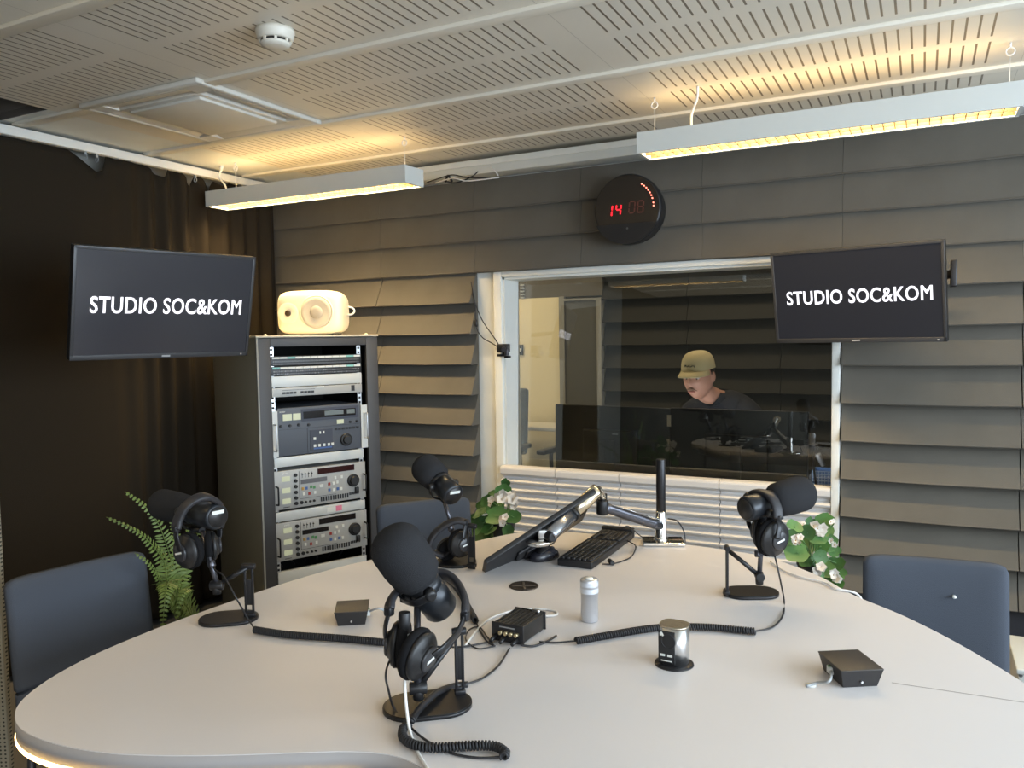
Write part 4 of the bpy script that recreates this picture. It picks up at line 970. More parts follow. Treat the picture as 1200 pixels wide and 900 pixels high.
# power outlet
c = V((-0.4288, 1.5161, 0.7400)); t = thing('power_outlet', 'round black pop-up outlet with steel column standing on the table', 'power outlet', c)
m = MB(); m.lathe(c+V((0, 0, .0005)), (0, 0, 1), [(0, .0385), (.002, .038), (.0032, .034), (.0032, 0)], 40); m.build('flange', BLKM, t)
ra = math.radians(-4); ex = V((math.cos(ra), math.sin(ra), 0)); ey = V((-ex.y, ex.x, 0)); b = c+V((.000, .004, .003)); hh = .073
def rrect(w, d, r, n=5):
    o = []
    for (sx, sy, a0) in ((1, 1, 0), (-1, 1, 90), (-1, -1, 180), (1, -1, 270)):
        for k in range(n+1): a = math.radians(a0+90*k/n); o.append(((w/2-r)*sx+r*math.cos(a), (d/2-r)*sy+r*math.sin(a)))
    return o
m = MB(); m.extr([b+ex*x+ey*y for x, y in rrect(.054, .046, .017)], (0, 0, hh), True); m.build('column', ALU, t)
m = MB(); m.extr([b+ex*x+ey*y+V((0, 0, hh)) for x, y in rrect(.056, .048, .018)], (0, 0, .004), True); m.build('cap', mat('cap_steel', (.55, .50, .40), .25, .9), t)
n = (-ex*.42-ey*.91).normalized(); n = -ey; fcn = b-ey*.0232-ex*.008; R_ = Matrix((ex, ey, UP)).transposed()
m = MB(); m.box(fcn+V((0, 0, hh*.48)), (.034, .002, hh*.90), R_, .001); m.build('socket_plate', BLK, t)
m = MB(); m.lathe(fcn+V((.003, 0, hh*.66)), -ey, [(.001, .0155), (.002, .015), (.002, .012), (-.006, .0115), (-.006, 0)], 28, cap=False); m.build('socket', RUB, t)
m = MB()
for s in (-.008, .007): m.box(fcn-ey*.0013+ex*s+V((0, 0, hh*.27)), (.010, .0012, .0045), R_)
m.build('usb_port', LABW, t)
m = MB(); m.box(fcn-ey*.0013-ex*.009+V((0, 0, hh*.84)), (.004, .001, .009), R_ @ Matrix.Rotation(-.6, 3, 'Y')); m.box(fcn-ey*.0013-ex*.012+V((0, 0, hh*.83)), (.003, .001, .006), R_); m.build('logo_mark', LABW, t)
m = MB(); m.box(fcn-ey*.0013+V((0, 0, hh*.12)), (.022, .001, .002), R_); m.build('marking', LABW, t)

# silver cylinder
c = V((-0.6695, 1.6730, 0.7400)); t = thing('silver_canister', 'small brushed silver cylinder standing upright on the table', 'canister', c)
m = MB(); m.lathe(c+V((0, 0, .0005)), UP, [(0, .0190), (.002, .0197), (.064, .0197), (.0645, .0208), (.094, .0208), (.0965, .0195), (.097, 0)], 40); m.build('body', SILV, t)
m = MB(); m.lathe(c+V((0, 0, .0665)), UP, [(0, .02095), (.011, .02095)], 40, cap=False); m.lathe(c+V((0, 0, .082)), UP, [(0, .02095), (.010, .02095)], 40, cap=False); m.build('label_band', mat('pale_band', (.66, .70, .76), .4, .3), t)
m = MB(); m.lathe(c+V((0, 0, .097)), UP, [(0, .009), (.002, .0088), (.003, .006), (.003, 0)], 24); m.build('cap', WHITE, t)

# grommet
c = V((-0.9176, 1.8362, 0.7400)); t = thing('cable_grommet', 'flat round dark disc grommet set into the table top', 'grommet', c)
m = MB(); m.lathe(c+V((0, 0, .0003)), UP, [(0, .0385), (.0022, .0375), (.0025, .036), (.0018, .034), (.0018, 0)], 40); m.build('lid', mat('grommet_dark', (.05, .04, .033), .35, .4), t)
m = MB()
for a in (.5, 2.1): m.box(c+V((0, 0, .0024)), (.060, .006, .0010), a, .0003)
m.build('cross_bar', mat('grommet_bar', (.17, .14, .11), .4, .4), t)

# black desk units
def desk_unit(label, A, B, D, h, cab):
    A, B, D = V(A), V(B), V(D)
    t = thing('desk_button_box', label, 'control box', (A+B)/2, 'small black boxes on the table')
    m = MB(); c, R, w, d = obox(m, A, B, D, TZ+.0005, TZ+h, 1.22); m.build('body', mat('unit_black', (.022, .020, .020), .5), t)
    ex = V((math.cos(R), math.sin(R), 0)); ey = V((-ex.y, ex.x, 0))
    m = MB(); m.box((c.x, c.y, TZ+h+.001), (w*1.24, d*1.24, .0025), R, .0008); m.build('top_plate', mat('unit_top', (.030, .027, .026), .45), t)
    m = MB(); m.cyl(c-ey*d*.56+V((0, 0, TZ+h*.35-c.z)), c-ey*d*.60+V((0, 0, TZ+h*.35-c.z)), .0022, seg=10); m.build('screw', ALU, t)
    s = cab[0]; m = MB(); jp = c+ex*s*w*.56+V((0, 0, TZ+h*.55-c.z)); m.box(jp, (.012, .014, .014), R, .001); m.build('connector', EQL, t)
    m = MB(); m.tube([jp]+[V(q) for q in cab[1]], .0026, 8, sub=6); m.build('cable', cab[2], t)
    m = MB(); m.box(jp+ex*s*.003+V((0, 0, .006)), (.006, .006, .003), R); m.build('indicator', GRNB, t)
    return t
desk_unit('small black flared box with white cable at the right front of the table', (-0.1214, 1.5408, 0.7400), (-0.0662, 1.5745, 0.7400), (-0.0760, 1.6575, 0.7400), .033, (-1, [(-0.1422, 1.5130, 0.7600), (-0.1642, 1.5298, 0.7460), (-0.1816, 1.5144, 0.7425)], GCAB))
desk_unit('small black flared box beside the coiled cable at the left of the table', (-1.1739, 1.4008, 0.7400), (-1.1237, 1.4356, 0.7400), (-1.1565, 1.4947, 0.7400), .032, (1, [(-1.1034, 1.4644, 0.7715), (-1.1020, 1.4944, 0.7440), (-1.0662, 1.4352, 0.7430)], GCAB))
m = MB(); q = V((-0.1756, 1.5266, 0.7403)); m.lathe(q, UP, [(0, .010), (.0006, .010), (.0007, 0)], 18); tag(m.build('cable_hole_cover', WHITE), 'tiny white round sticker at the end of the right box cable', 'sticker')

# headphone amplifier
A, B, D = V((-0.8136, 1.4763, 0.7400)), V((-0.7405, 1.4734, 0.7400)), V((-0.7457, 1.5736, 0.7400))
t = thing('headphone_amplifier', 'ribbed black metal headphone amplifier box in the centre of the table', 'amplifier', (A+B)/2)
m = MB(); c, R, w, d = obox(m, A, B, D, TZ+.004, TZ+.040, 1.0, .003); m.build('body', mat('amp_black', (.030, .028, .026), .38, .5), t)
ex = V((math.cos(R), math.sin(R), 0)); ey = V((-ex.y, ex.x, 0)); cz = V((c.x, c.y, TZ+.022))
m = MB()
for k in range(7): m.box(cz+ex*(-w*.42+k*w*.14)+V((0, 0, .0185)), (.0028, d*.98, .002), R)
m.build('cooling_rib', mat('amp_rib', (.045, .042, .038), .35, .5), t)
m = MB(); m.box(cz-ey*(d/2+.001), (w*1.06, .004, .040), R, .0015); m.build('end_plate', BLKM, t); m = MB(); m.box(cz+ey*(d/2+.001), (w*1.06, .004, .040), R, .0015); m.build('end_plate', BLKM, t)
m = MB()
for k in range(4): m.cyl(cz-ey*(d/2+.002)+ex*(-w*.18+k*.0125)+V((0, 0, .001)), cz-ey*(d/2+.012)+ex*(-w*.18+k*.0125)+V((0, 0, .001)), .0040, seg=14)
m.build('jack_socket', mat('brass', (.60, .50, .30), .3, .9), t)
m = MB()
for k in (-1.6, -.3, 1.3): m.cyl(cz-ey*(d/2+.004)+ex*k*.018+V((0, 0, -.010)), cz-ey*(d/2+.024)+ex*k*.018+V((0, 0, -.014)), .0055, .004, seg=12)
m.build('jack_plug', BLK, t)
m = MB(); m.box(cz-ey*(d/2+.0033)+V((0, 0, .012)), (w*.5, .001, .0025), R); m.build('marking', mat('marking_grey', (.25, .25, .25), .5), t)
m = MB(); m.cyl(cz+ey*(d/2-.010)+ex*w*.36+V((0, 0, .018)), cz+ey*(d/2-.010)+ex*w*.36+V((0, 0, .026)), .004, seg=12); m.box(cz+ey*(d/2-.004)+ex*w*.2+V((0, 0, .021)), (.012, .006, .006), R); m.build('knob', ALU, t)
m = MB()
for sx in (-1, 1):
    for sy in (-1, 1): m.cyl(c+ex*sx*w*.38+ey*sy*d*.38+V((0, 0, TZ+.0005-c.z)), c+ex*sx*w*.38+ey*sy*d*.38+V((0, 0, TZ+.005-c.z)), .006, seg=10)
m.build('foot', RUB, t)

# keyboard and mouse
A, B, D = V((-0.9139, 2.0421, 0.7400)), V((-0.8085, 2.0435, 0.7400)), V((-0.8382, 2.4097, 0.7400))
t = thing('keyboard', 'black full-size keyboard lying on the table beside the tilted monitor', 'keyboard', (A+B)/2)
m = MB(); c, R, w, d = obox(m, A, B, D, TZ+.001, TZ+.020, 1.0, .003); m.build('case', BLK, t)
ex = V((math.cos(R), math.sin(R), 0)); ey = V((-ex.y, ex.x, 0)); m = MB()
nx, ny = 6, 22
for i in range(nx):
    for j in range(ny):
        if j in (14,) or (j > 14 and i == 1 and j < 18): continue
        q = c+ex*((i+.5)/nx-.5)*w*.93+ey*((j+.5)/ny-.5)*d*.96; h_ = .006
        m.box((q.x, q.y, TZ+.022), (w*.93/nx*.84, d*.96/ny*.84, .008), R, .0012, 1)
o = m.build('keycaps', mat('keycap_black', (.020, .020, .021), .35), t); o['kind'] = 'stuff'
m = MB(); q = c+ey*(d*.5+.008); m.box((q.x, q.y, TZ+.018), (w*1.0, .022, .030), R, .003); m.build('rear_bar', BLK, t)
m = MB(); m.tube([c+ex*w*.5+ey*d*.35+V((0, 0, TZ+.008-c.z)), (-0.7739, 2.3188, 0.7440), (-0.7503, 2.2083, 0.7430), (-0.7598, 2.1458, 0.7430), (-0.7776, 2.1097, 0.7430), (-0.7996, 2.1000, 0.7430)], .0018, 8, sub=8); m.build('cable', BCAB, t)
m = MB(); m.cyl((-0.7878, 2.1237, 0.7480), (-0.7701, 2.1033, 0.7480), .0065, seg=12); m.build('cable_choke', BLK, t)
c = V((-0.9764, 2.0907, 0.7400)); t = thing('computer_mouse', 'black computer mouse on the table below the tilted monitor', 'mouse', c)
R = math.radians(62); mb = MB(); ex = V((math.cos(R), math.sin(R), 0)); ey = V((-ex.y, ex.x, 0))
prev = None; N = 24
for (zz, sx, sy, off) in ((.0005, .050, .028, 0), (.008, .052, .031, 0), (.018, .048, .029, -.001), (.027, .038, .023, -.003), (.033, .024, .014, -.005), (.035, .008, .005, -.006)):
    ring = [mb.bm.verts.new(c+ex*(sx*math.cos(2*PI*k/N)+off)+ey*sy*math.sin(2*PI*k/N)*(1-.12*math.cos(2*PI*k/N))+V((0, 0, zz))) for k in range(N)]
    if prev:
        for k in range(N): mb._face([prev[k], prev[(k+1) % N], ring[(k+1) % N], ring[k]], True)
    else: mb._face(ring, False)
    prev = ring
mb._face(prev, True); mb.build('shell', mat('mouse_shell', (.018, .018, .024), .25), t)
m = MB(); m.cyl(c+ex*.028-ey*.004+V((0, 0, .026)), c+ex*.028+ey*.004+V((0, 0, .026)), .007, seg=16); m.build('scroll_wheel', RUB, t)

# monitor on arm
N1, N2 = V((-1.0371, 1.8379, 0.7960)), V((-0.8210, 2.0949, 0.9597)); F1_ = V((-1.0183, 2.1949, 0.7694))
a = (N2-N1); bq = (F1_-N1); bq -= a*(bq.dot(a)/a.length_squared)
Wm = bq.length; Hm = a.length; ax_, bx_ = a.normalized(), bq.normalized(); nn = ax_.cross(bx_).normalized()
if nn.z < 0: nn = -nn      # upward = screen side
RMn = Matrix((ax_, bx_, ax_.cross(bx_))).transposed(); cm = N1+a/2+bq/2
mon = thing('desk_monitor', 'black flat monitor tilted steeply back on a chrome arm over the table', 'monitor', (cm.x, cm.y, TZ))
m = MB(); m.box(cm-nn*.007, (Hm, Wm, .015), RMn, .003); m.build('bezel', BLK, mon)
m = MB(); m.box(cm+nn*.0012, (Hm-.02, Wm-.02, .002), RMn); m.build('display', DISP, mon)
m = MB(); m.box(cm-nn*.018+bx_*Wm*.10+ax_*.01, (Hm*.46, Wm*.40, .010), RMn, .004); m.build('rear_cover', MONB, mon)
vc = cm-nn*.026-ax_*.01+bx_*Wm*.08
m = MB(); m.box(vc, (.08, .08, .008), RMn, .002); m.build('mount_plate', BLKM, mon)
# arm
bs = V((-0.7111, 2.3960, 0.7400)); arm = thing('monitor_arm', 'chrome monitor arm with upright black pole on the table behind the keyboard', 'monitor arm', bs)
m = MB(); R = math.atan2(.457, .89)-.1; m.box(bs+V((0, 0, .0065)), (.128, .085, .012), R, .004); m.build('base_plate', CHROME, arm)
m = MB(); m.lathe(bs+V((-.006, 0, .012)), UP, [(0, .024), (.006, .021), (.012, .0175), (.085, .0165), (.09, .015)], 28); m.build('collar', CHROME, arm)
ptop = V(Q(775, 539, ((bs-V((0, 0, 1.39))).dot(fw)))) if False else V((bs.x-.006, bs.y, 1.005))
m = MB(); m.cyl((bs.x-.006, bs.y, .83), ptop, .0145, seg=24, bev=.002); m.build('pole', BLKM, arm)
e0 = bs+V((-.006, 0, .058)); e1 = V((-0.8413, 2.2143, 0.8807)); e2 = V((-0.8332, 2.1323, 0.9398)); e3 = V((-0.9062, 1.9758, 0.8419))
dd = (e1-e0); s_ = dd.normalized().cross(UP).normalized()
m = MB(); m.tube([e0, e0+dd*.15+V((0, 0, -.004)), e0+dd*.9, e1], 0, w=.017, h=.015, upv=(0, 0, 1)); m.build('lower_arm', GMET, arm)
m = MB(); m.tube([e0+V((0, 0, .0152)), e0+dd*.88+V((0, 0, .0152))], 0, w=.011, h=.0012, upv=(0, 0, 1)); m.build('arm_cover', CHROME, arm)
m = MB(); m.cyl(e1+V((0, 0, -.022)), e1+V((0, 0, .020)), .018, seg=24, bev=.003); m.cyl(e1+V((0, 0, .016)), e1+V((.0, 0, .040)), .014, seg=20, bev=.002); m.build('elbow', BLKM, arm)
m = MB(); m.tube([e1+V((0, 0, .025)), (e1+e2)/2+V((0, 0, .028)), e2], .012, 14, sub=6); m.build('elbow_link', CHROME, arm)
d2 = (e3-e2); up2 = nn
m = MB(); m.tube([e2-d2*.03, e2+d2*.02, e2+d2*.48], 0, w=.024, h=.020, upv=up2); m.build('upper_arm', mat('warm_chrome', (.80, .72, .56), .16, 1.0), arm)
m = MB(); m.tube([e2+d2*.48, e2+d2*.53], 0, w=.0255, h=.0215, upv=up2); m.build('arm_ring', BLK, arm)
m = MB(); m.tube([e2+d2*.53, e2+d2*.95, e3], 0, w=.023, h=.019, upv=up2); m.build('upper_arm_tail', mat('arm_steel', (.36, .38, .42), .25, .9), arm)
m = MB(); m.cyl(e3-s_*.02+V((0, 0, .0)), e3+s_*.02, .014, seg=20, bev=.003); m.tube([e3, (e3+vc)/2-nn*.012, vc-nn*.008], .012, 14, sub=6); m.build('tilt_joint', BLKM, arm)
pc = V((-0.9354, 1.9825, 0.8302)); m = MB(); m.lathe((pc.x, pc.y, pc.z-.014), UP, [(0, .010), (.002, .050), (.010, .055), (.014, .052), (.016, 0)], 36, sx=1.0, sy=.75); m.build('swivel_disc', CHROME, arm)
m = MB(); m.box(pc+V((.008, -.004, .016)), (.030, .026, .026), .5, .004); m.build('tilt_block', ALU, arm)
m = MB(); m.tube([bs+V((.01, .02, .075)), bs+V((.04, .02, .07)), bs+V((.062, .015, .04)), bs+V((.068, .01, .008))], .0022, 8, sub=6); m.tube([(-0.7995, 2.2759, 0.8067), (-0.7835, 2.2845, 0.8115), (-0.7929, 2.4360, 0.7440), bs+V((-.05, .01, .014))], .0018, 8, sub=6); m.build('cable', BCAB, arm)

# ------------------------------------------------------------------ chairs
def chair(label, TL, TR, n, grp='blue grey chairs round the table', H=.36, recl=.12, spot=False):
    """TL/TR top corners seen from the table side, n = horizontal direction from the backrest to the seat front"""
    TL, TR = V(TL), V(TR); ex = (TR-TL); ex.z = 0; W = ex.length; ex.normalize(); n = V((ex.y, -ex.x, 0))*(1 if V((ex.y, -ex.x, 0)).dot(V(n)) > 0 else -1)
    mid = (TL+TR)/2; zt = mid.z
    base = V((mid.x, mid.y, 0))+n*.23
    t = thing('chair', label, 'chair', base, grp)
    def shell(z0, z1, th, inset_, name, parent):
        mb = MB(); nu, nv = 24, 24; F = []; Bk = []
        for j in range(nv+1):
            v = j/nv; z = z0+(z1-z0)*v; rf, rb_ = [], []
            for i in range(nu+1):
                u = i/nu*2-1
                cr = .018; ed = 1.0
                if v > .92: ed = 1-.035*((v-.92)/.08)**3
                zz = z-(.008*abs(u)**14 if v > .95 else 0)
                rec = (zt-zz)*recl; cv = .010*u*u
                p = V((mid.x, mid.y, 0))+ex*(u*(W/2-inset_)*ed)+n*(rec+cv)+V((0, 0, zz))
                e = max(abs(u)**10, v**14 if name == 'backrest' else 0); tt = th*(1-.55*e)
                rf.append(mb.bm.verts.new(p+n*tt/2)); rb_.append(mb.bm.verts.new(p-n*tt/2))
            F.append(rf); Bk.append(rb_)
        for j in range(nv):
            for i in range(nu):
                mb._face([F[j][i], F[j][i+1], F[j+1][i+1], F[j+1][i]], True); mb._face([Bk[j][i+1], Bk[j][i], Bk[j+1][i], Bk[j+1][i+1]], True)
        for i in range(nu): mb._face([F[nv][i], F[nv][i+1], Bk[nv][i+1], Bk[nv][i]], True); mb._face([F[0][i+1], F[0][i], Bk[0][i], Bk[0][i+1]], True)
        for j in range(nv): mb._face([F[j][0], F[j+1][0], Bk[j+1][0], Bk[j][0]], True); mb._face([F[j+1][nu], F[j][nu], Bk[j][nu], Bk[j+1][nu]], True)
        return mb.build(name, CHAIRF, parent)
    shell(zt-H*.78, zt, .045, 0, 'backrest', t)
    shell(zt-H*1.0, zt-H*.785, .040, .001, 'lower_back', t)
    sz = .44; sc = V((mid.x, mid.y, 0))+n*(.27)
    R = Matrix((ex, n, UP)).transposed() if ex.cross(n).z > 0 else Matrix((ex, -n, UP)).transposed()
    m = MB(); m.box((sc.x, sc.y, sz), (W+.02, .44, .065), R, .022, 4); m.build('seat', CHAIRF, t)
    for sx in (-1, 1):
        for sy, yy in ((-1, .08), (1, .44)):
            p = V((mid.x, mid.y, 0))+ex*sx*(W/2-.02)+n*yy
            m = MB(); m.tube([p+V((0, 0, .42)), p+ex*sx*.015+n*sy*.015+V((0, 0, .003))], .010, 12); m.build('leg', CHAIRL, t)
    if spot:
        m = MB(); q = V((0.1024, 2.9561, 0.5143)); m.lathe(spot, n, [(-.004, .0035), (.009, .0035), (.0095, 0)], 10, sx=1.3); m.build('white_fleck', WHITE, t)
    return t
chair('blue grey fabric chair at the left end of the table, near the fern', (-2.085, 1.192, .79), (-2.019, 1.550, .79), (1, 0, 0))
chair('blue grey fabric chair behind the back left microphone, beside the rack', (-1.7545, 2.3196, 0.7900), (-1.5307, 2.5968, 0.7900), (.7, -.7, 0))
chair('blue grey fabric chair at the right of the table before the foam wall', (-0.1372, 2.3306, 0.7900), (0.2007, 2.3644, 0.7900), (0, -1, 0), spot=(0.0801, 2.3120, 0.7051))

# ------------------------------------------------------------------ plants
def leaf(mb, p, d, upn, L, W, fold=.25, curl=.3, n=6, rnd=1.0):
    d = V(d).normalized(); s = d.cross(V(upn)).normalized(); u = s.cross(d).normalized()
    rows = []
    for i in range(n+1):
        q = i/n; w = W*.5*math.sin(PI*min(1, max(.04, q))**rnd)**.7 if 0 < i < n else W*.03
        c = V(p)+d*L*q-u*L*curl*q*q
        rows.append((mb.bm.verts.new(c+s*w+u*w*fold), mb.bm.verts.new(c), mb.bm.verts.new(c-s*w+u*w*fold)))
    for a, b in zip(rows, rows[1:]):
        mb._face([a[0], a[1], b[1], b[0]], True); mb._face([a[1], a[2], b[2], b[1]], True)
def flower(mb, p, r, n):
    n = V(n).normalized(); x, y, z = frame(n)
    for k in range(5):
        a = 2*PI*k/5+random.random()*.3; d = x*math.cos(a)+y*math.sin(a)+z*.35
        leaf(mb, p, d, z, r, r*.95, .2, .15, 4)
def round_leaf(mb, p, n, r, fold=.25):
    n = V(n).normalized(); x, y, z = frame(n); a0 = random.random()*6.28; c = mb.bm.verts.new(V(p)-z*r*.15); ring = []
    for k in range(14):
        a = a0+2*PI*k/14; rr = r*(1+.07*math.sin(a*5))*(0.72 if k == 0 else 1)
        ring.append(mb.bm.verts.new(V(p)+x*rr*math.cos(a)+y*rr*math.sin(a)*.9+z*r*fold*abs(math.sin(a-a0))*.6))
    for k in range(14): mb._face([c, ring[k], ring[(k+1) % 14]], True)
def begonia(label, c, pot_z, leaves, flowers, seed, standz, rleaf=.026, light=.2):
    random.seed(seed); c = V(c)
    t = thing('flowering_plant', label, 'potted plant', (c.x, c.y, pot_z), 'white flowering potted plants below the window')
    m = MB(); m.lathe((c.x, c.y, pot_z), UP, [(0, .032), (.004, .034), (.075, .046), (.078, .049), (.088, .049), (.088, .043), (.078, .041), (.07, 0)], 28, cap=True); m.build('pot', POTB, t)
    m = MB(); m.lathe((c.x, c.y, pot_z+.07), UP, [(0, .040), (.004, .03), (.006, 0)], 20); m.build('soil', SOIL, t)
    g, g2, st = MB(), MB(), MB(); root = V((c.x, c.y, pot_z+.07))
    for (p, r) in leaves:
        p = V(p); n = V((random.uniform(-.6, .6)+.10, -1.0+random.uniform(-.2, .5), random.uniform(.1, 1.0)))
        round_leaf(g2 if random.random() < light else g, p, n, r)
        mid = (p+root)/2+V((0, 0, .02)); st.tube([root, mid, p], .0018, 5, sub=3)
    g.build('foliage', LEAF, t)
    if len(g2.bm.verts): g2.build('young_leaves', LEAF2, t)
    else: g2.bm.free()
    f = MB(); yl = MB()
    for (p, r) in flowers:
        for k in range(4):
            q = V(p)+V((random.uniform(-1, 1), random.uniform(-.6, .3), random.uniform(-1, 1)))*r*.55
            flower(f, q, r*.62, (random.uniform(-.5, .5), -1, random.uniform(-.1, .8))); yl.ell(q+V((0, -.002, 0)), (.002, .002, .002), seg=6, rings=4)
        st.tube([root, (V(p)+root)/2+V((.005, 0, .02)), p], .0016, 5, sub=3)
    f.build('blossom', PETAL, t); yl.build('flower_centre', YEL, t); st.build('stem', LEAF2, t)
    s = thing('plant_stand', label.split(' with ')[0].replace('potted', 'slim white stand under the potted') if False else 'slim white pedestal carrying the '+('left' if seed == 11 else 'right')+' white flowering plant', 'plant stand', (c.x, c.y, 0))
    m = MB(); m.cyl((c.x, c.y, pot_z-.015), (c.x, c.y, pot_z-.001), .085, seg=28, bev=.002); m.build('top', WHITEM, s)
    m = MB(); m.cyl((c.x, c.y, .014), (c.x, c.y, pot_z-.015), .018, seg=16); m.build('column', WHITEM, s)
    m = MB(); m.cyl((c.x, c.y, .0), (c.x, c.y, .014), .10, seg=28, bev=.002); m.build('base', WHITEM, s)
T1 = 2.72
pc = V((-1.2597, 2.3710, 0.7092))
L1 = [((-1.2341, 2.2778, 0.8043), .042), ((-1.2524, 2.3629, 0.8694), .030), ((-1.2445, 2.4094, 0.8320), .022), ((-1.3330, 2.3388, 0.7916), .032), ((-1.3329, 2.3138, 0.7530), .034), ((-1.3295, 2.3877, 0.8235), .028), ((-1.2115, 2.3559, 0.7871), .028), ((-1.2847, 2.3155, 0.7456), .032), ((-1.1987, 2.2928, 0.7562), .024), ((-1.3217, 2.3396, 0.7161), .030), ((-1.2532, 2.4251, 0.7956), .026), ((-1.3066, 2.3759, 0.8069), .026), ((-1.3047, 2.4219, 0.8069), .03), ((-1.2542, 2.3860, 0.8929), .020), ((-1.3625, 2.3779, 0.7600), .030), ((-1.3317, 2.3709, 0.7554), .032), ((-1.2655, 2.3715, 0.7614), .026), ((-1.3106, 2.3671, 0.7049), .026), ((-1.3648, 2.3621, 0.7096), .026), ((-1.3600, 2.3932, 0.8020), .024), ((-1.3210, 2.4159, 0.8427), .022)]
F1l = [((-1.2463, 2.3207, 0.8660), .030), ((-1.2157, 2.3349, 0.8428), .034), ((-1.2120, 2.3581, 0.8242), .024), ((-1.1907, 2.2549, 0.8018), .022), ((-1.2757, 2.3264, 0.8396), .02)]
K_ = 1.14; far = lambda L: [(V((0, 0, 1.39))+(V(p)-V((0, 0, 1.39)))*K_, rr_*K_) for p, rr_ in L]
L1, F1l = far(L1), far(F1l); pc = V((0, 0, 1.39))+(pc-V((0, 0, 1.39)))*K_
begonia('round-leaved plant with white flowers behind the table, beside the left window casing', pc, pc.z-.02, L1, F1l, 11, .6)
pc = V((-0.3263, 2.8418, 0.5820)); random.seed(5)
L2 = [((-0.3714, 2.7619, 0.7452), .030), ((-0.3757, 2.7351, 0.7136), .030), ((-0.3333, 2.7801, 0.7246), .030), ((-0.3573, 2.7190, 0.6683), .042), ((-0.3077, 2.8147, 0.7077), .038), ((-0.2892, 2.8940, 0.7416), .034), ((-0.2967, 2.8402, 0.6679), .030), ((-0.2727, 2.8980, 0.6742), .026), ((-0.2897, 2.7751, 0.6502), .026), ((-0.2762, 2.8011, 0.5990), .034), ((-0.2518, 2.8816, 0.6038), .030), ((-0.2602, 2.8299, 0.5699), .028), ((-0.3454, 2.8596, 0.6580), .034), ((-0.3190, 2.8246, 0.6051), .030), ((-0.3448, 2.7900, 0.6228), .028), ((-0.2967, 2.7449, 0.5891), .026), ((-0.2419, 2.9285, 0.5567), .024), ((-0.3358, 2.8921, 0.7347), .022), ((-0.2631, 2.9449, 0.6280), .024), ((-0.3611, 2.8523, 0.6700), .030), ((-0.2904, 2.9356, 0.6995), .028), ((-0.2428, 2.8152, 0.5531), .024)]
F2l = [((-0.2953, 2.8227, 0.7332), .030), ((-0.3158, 2.8130, 0.7449), .022), ((-0.3528, 2.7029, 0.7291), .020), ((-0.3575, 2.6992, 0.7098), .016), ((-0.2926, 2.6825, 0.6347), .028), ((-0.2495, 2.7695, 0.5938), .026), ((-0.2638, 2.8846, 0.7430), .014), ((-0.2629, 2.8804, 0.6735), .016), ((-0.3488, 2.7959, 0.7427), .014)]
begonia('large-leaved plant with white flowers behind the right rear edge of the table', pc, pc.z-.06, L2, F2l, 23, .6, light=.4)

